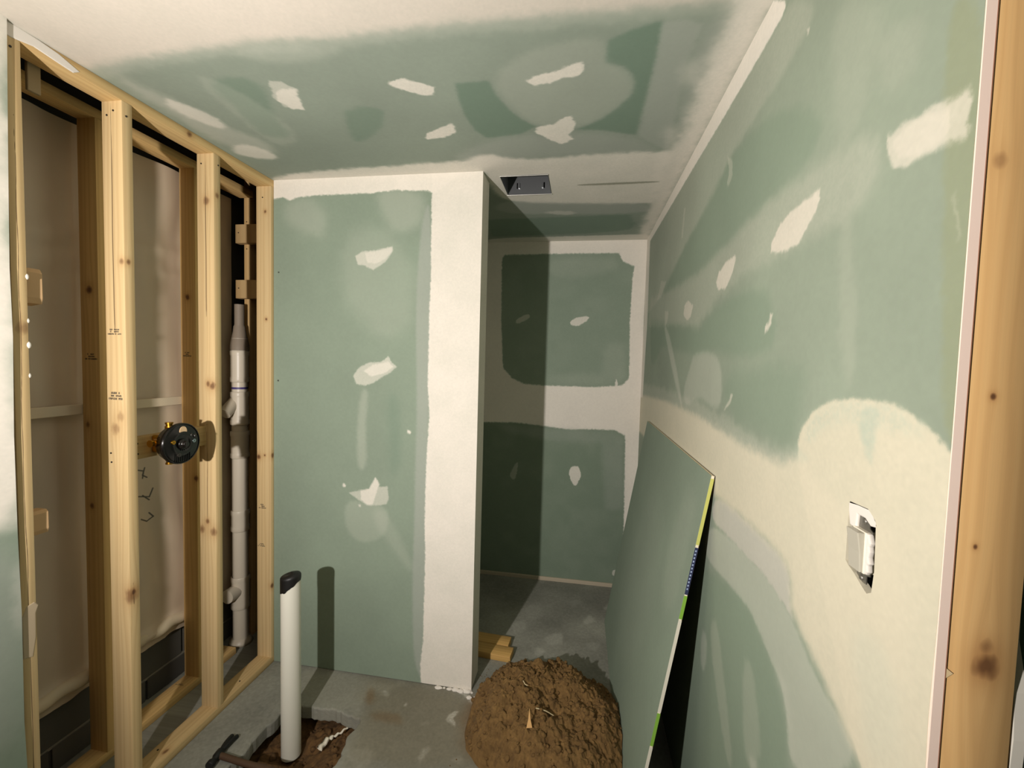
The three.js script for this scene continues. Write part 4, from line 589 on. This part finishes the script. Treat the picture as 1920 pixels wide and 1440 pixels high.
// ------------------------------------------------------------------ small things on the floor
{
  const wb = wood(151, 0.5, { Hh: 512, tone: [206, 166, 98], knots: [[0.1, 0.33, 0.006, 1]] });
  const board = (x1, zc, turn, len, label) => { const t = thing('lumber_offcut', label, 'wood offcut', [x1, 0.0195, zc], 'pine offcuts behind the partition end'); const g = lumber(DEEP, STUD, len, 0.003, 0, 0.5); g.rotateX(-Math.PI / 2); g.rotateY(Math.PI / 2); mesh('offcut_body', g, wb, t); t.rotation.y = turn; return t; };
  board(-0.378, -2.566, -0.06, 0.3, 'short pine offcut on the floor, the rear of two, behind the partition end');
  board(-0.349, -2.468, -0.08, 0.28, 'short pine offcut on the floor, the front of two, behind the partition end');
  // scrap of white plastic in the trench
  const c = new THREE.CatmullRomCurve3([[-1.165, -0.098, -1.80], [-1.15, -0.085, -1.845], [-1.128, -0.08, -1.86], [-1.10, -0.07, -1.875], [-1.075, -0.06, -1.905]].map((p) => new THREE.Vector3(...p))), pos = [], idx = [];
  for (let i = 0; i <= 24; i++) { const p = c.getPoint(i / 24), w = i < 11 ? 0.016 - i * 0.0004 : 0.008 - (i - 11) * 0.0003; for (const [s, up] of [[-1, 0.002], [0, 0.007], [1, 0.001], [0, -0.002]]) pos.push(p.x + s * w, p.y + up + 0.004 * Math.sin(i * 1.3), p.z + s * w * 0.4); }
  for (let i = 0; i < 24; i++) for (let k = 0; k < 4; k++) { const a = i * 4 + k, b = i * 4 + (k + 1) % 4; idx.push(a, a + 4, b, b, a + 4, b + 4); }
  const g = new THREE.BufferGeometry(); g.setAttribute('position', new THREE.Float32BufferAttribute(pos, 3)); g.setIndex(idx); g.computeVertexNormals(); solo('plastic_scrap', g, std(0xe4ddca, 0.5, { side: THREE.DoubleSide }), 'twisted white scrap lying on the soil in the trench', 'scrap');
  // claw hammer on the slab edge
  const h = thing('claw_hammer', 'dark claw hammer lying on the slab beside the trench', 'hammer', [-1.505, 0.0, -1.585]); h.rotation.y = 0.12;
  const steel = new THREE.MeshStandardMaterial({ color: 0x2b2c2c, roughness: 0.5, metalness: 0.55 });
  const face = new THREE.LatheGeometry([[0, 0.056], [0.0155, 0.056], [0.0175, 0.053], [0.0175, 0.038], [0.012, 0.03], [0.012, 0.018], [0.0165, 0.013], [0.0165, -0.016], [0, -0.018]].map(([r, y]) => new THREE.Vector2(r, y)).reverse(), 24); face.rotateX(Math.PI / 2); face.translate(0, 0.0185, 0.0); mesh('head', face, steel, h);
  for (const s of [-1, 1]) { const cl = new THREE.CatmullRomCurve3([[0, 0.017, -0.01], [s * 0.005, 0.019, -0.04], [s * 0.009, 0.016, -0.075], [s * 0.012, 0.008, -0.105]].map((p) => new THREE.Vector3(...p))), tg = new THREE.TubeGeometry(cl, 14, 0.0095, 8); tg.scale(1, 1, 1); mesh('claw', tg, steel, h); }
  const hc = new THREE.CatmullRomCurve3([[0.0, 0.017, 0], [0.06, 0.016, 0.012], [0.14, 0.016, 0.03], [0.24, 0.018, 0.05], [0.31, 0.018, 0.065]].map((p) => new THREE.Vector3(...p))); mesh('handle', new THREE.TubeGeometry(hc, 30, 0.0125, 14), std(0x4e3826, 0.65), h);
}

// ------------------------------------------------------------------ the work light itself, on its stand beside the camera
{
  const t = thing('work_light', 'small square work light on a tripod stand', 'work light', [LAMP.at[0], 0, LAMP.at[2]]), met = std(0x202225, 0.5);
  const y = LAMP.at[1], s = LAMP.side / 2;
  const head = rbx(-s - 0.008, s + 0.008, y - s - 0.008, y + s + 0.008, 0.002, 0.045, 0.006); mesh('lamp_head', head, met, t);
  const glow = new THREE.MeshStandardMaterial({ color: 0xffffff, emissive: new THREE.Color().setRGB(...LAMP.color), emissiveIntensity: 6 }); mesh('lamp_panel', bx(-s, s, y - s, y + s, -0.002, 0.002), glow, t);
  for (const q of t.children) q.rotation.y = 0;
  mesh('pole', new THREE.CylinderGeometry(0.011, 0.013, y - 0.1 - s, 20).translate(0, (y - s) / 2 + 0.045, 0.03), met, t);
  for (let i = 0; i < 3; i++) { const a = 0.4 + i * 2.094, c = new THREE.LineCurve3(new THREE.Vector3(0, 0.42, 0.03), new THREE.Vector3(Math.cos(a) * 0.3, 0.008, 0.03 + Math.sin(a) * 0.3)); mesh('leg', new THREE.TubeGeometry(c, 2, 0.008, 12), met, t); }
}

shade(scene);
renderer.render(scene, camera);
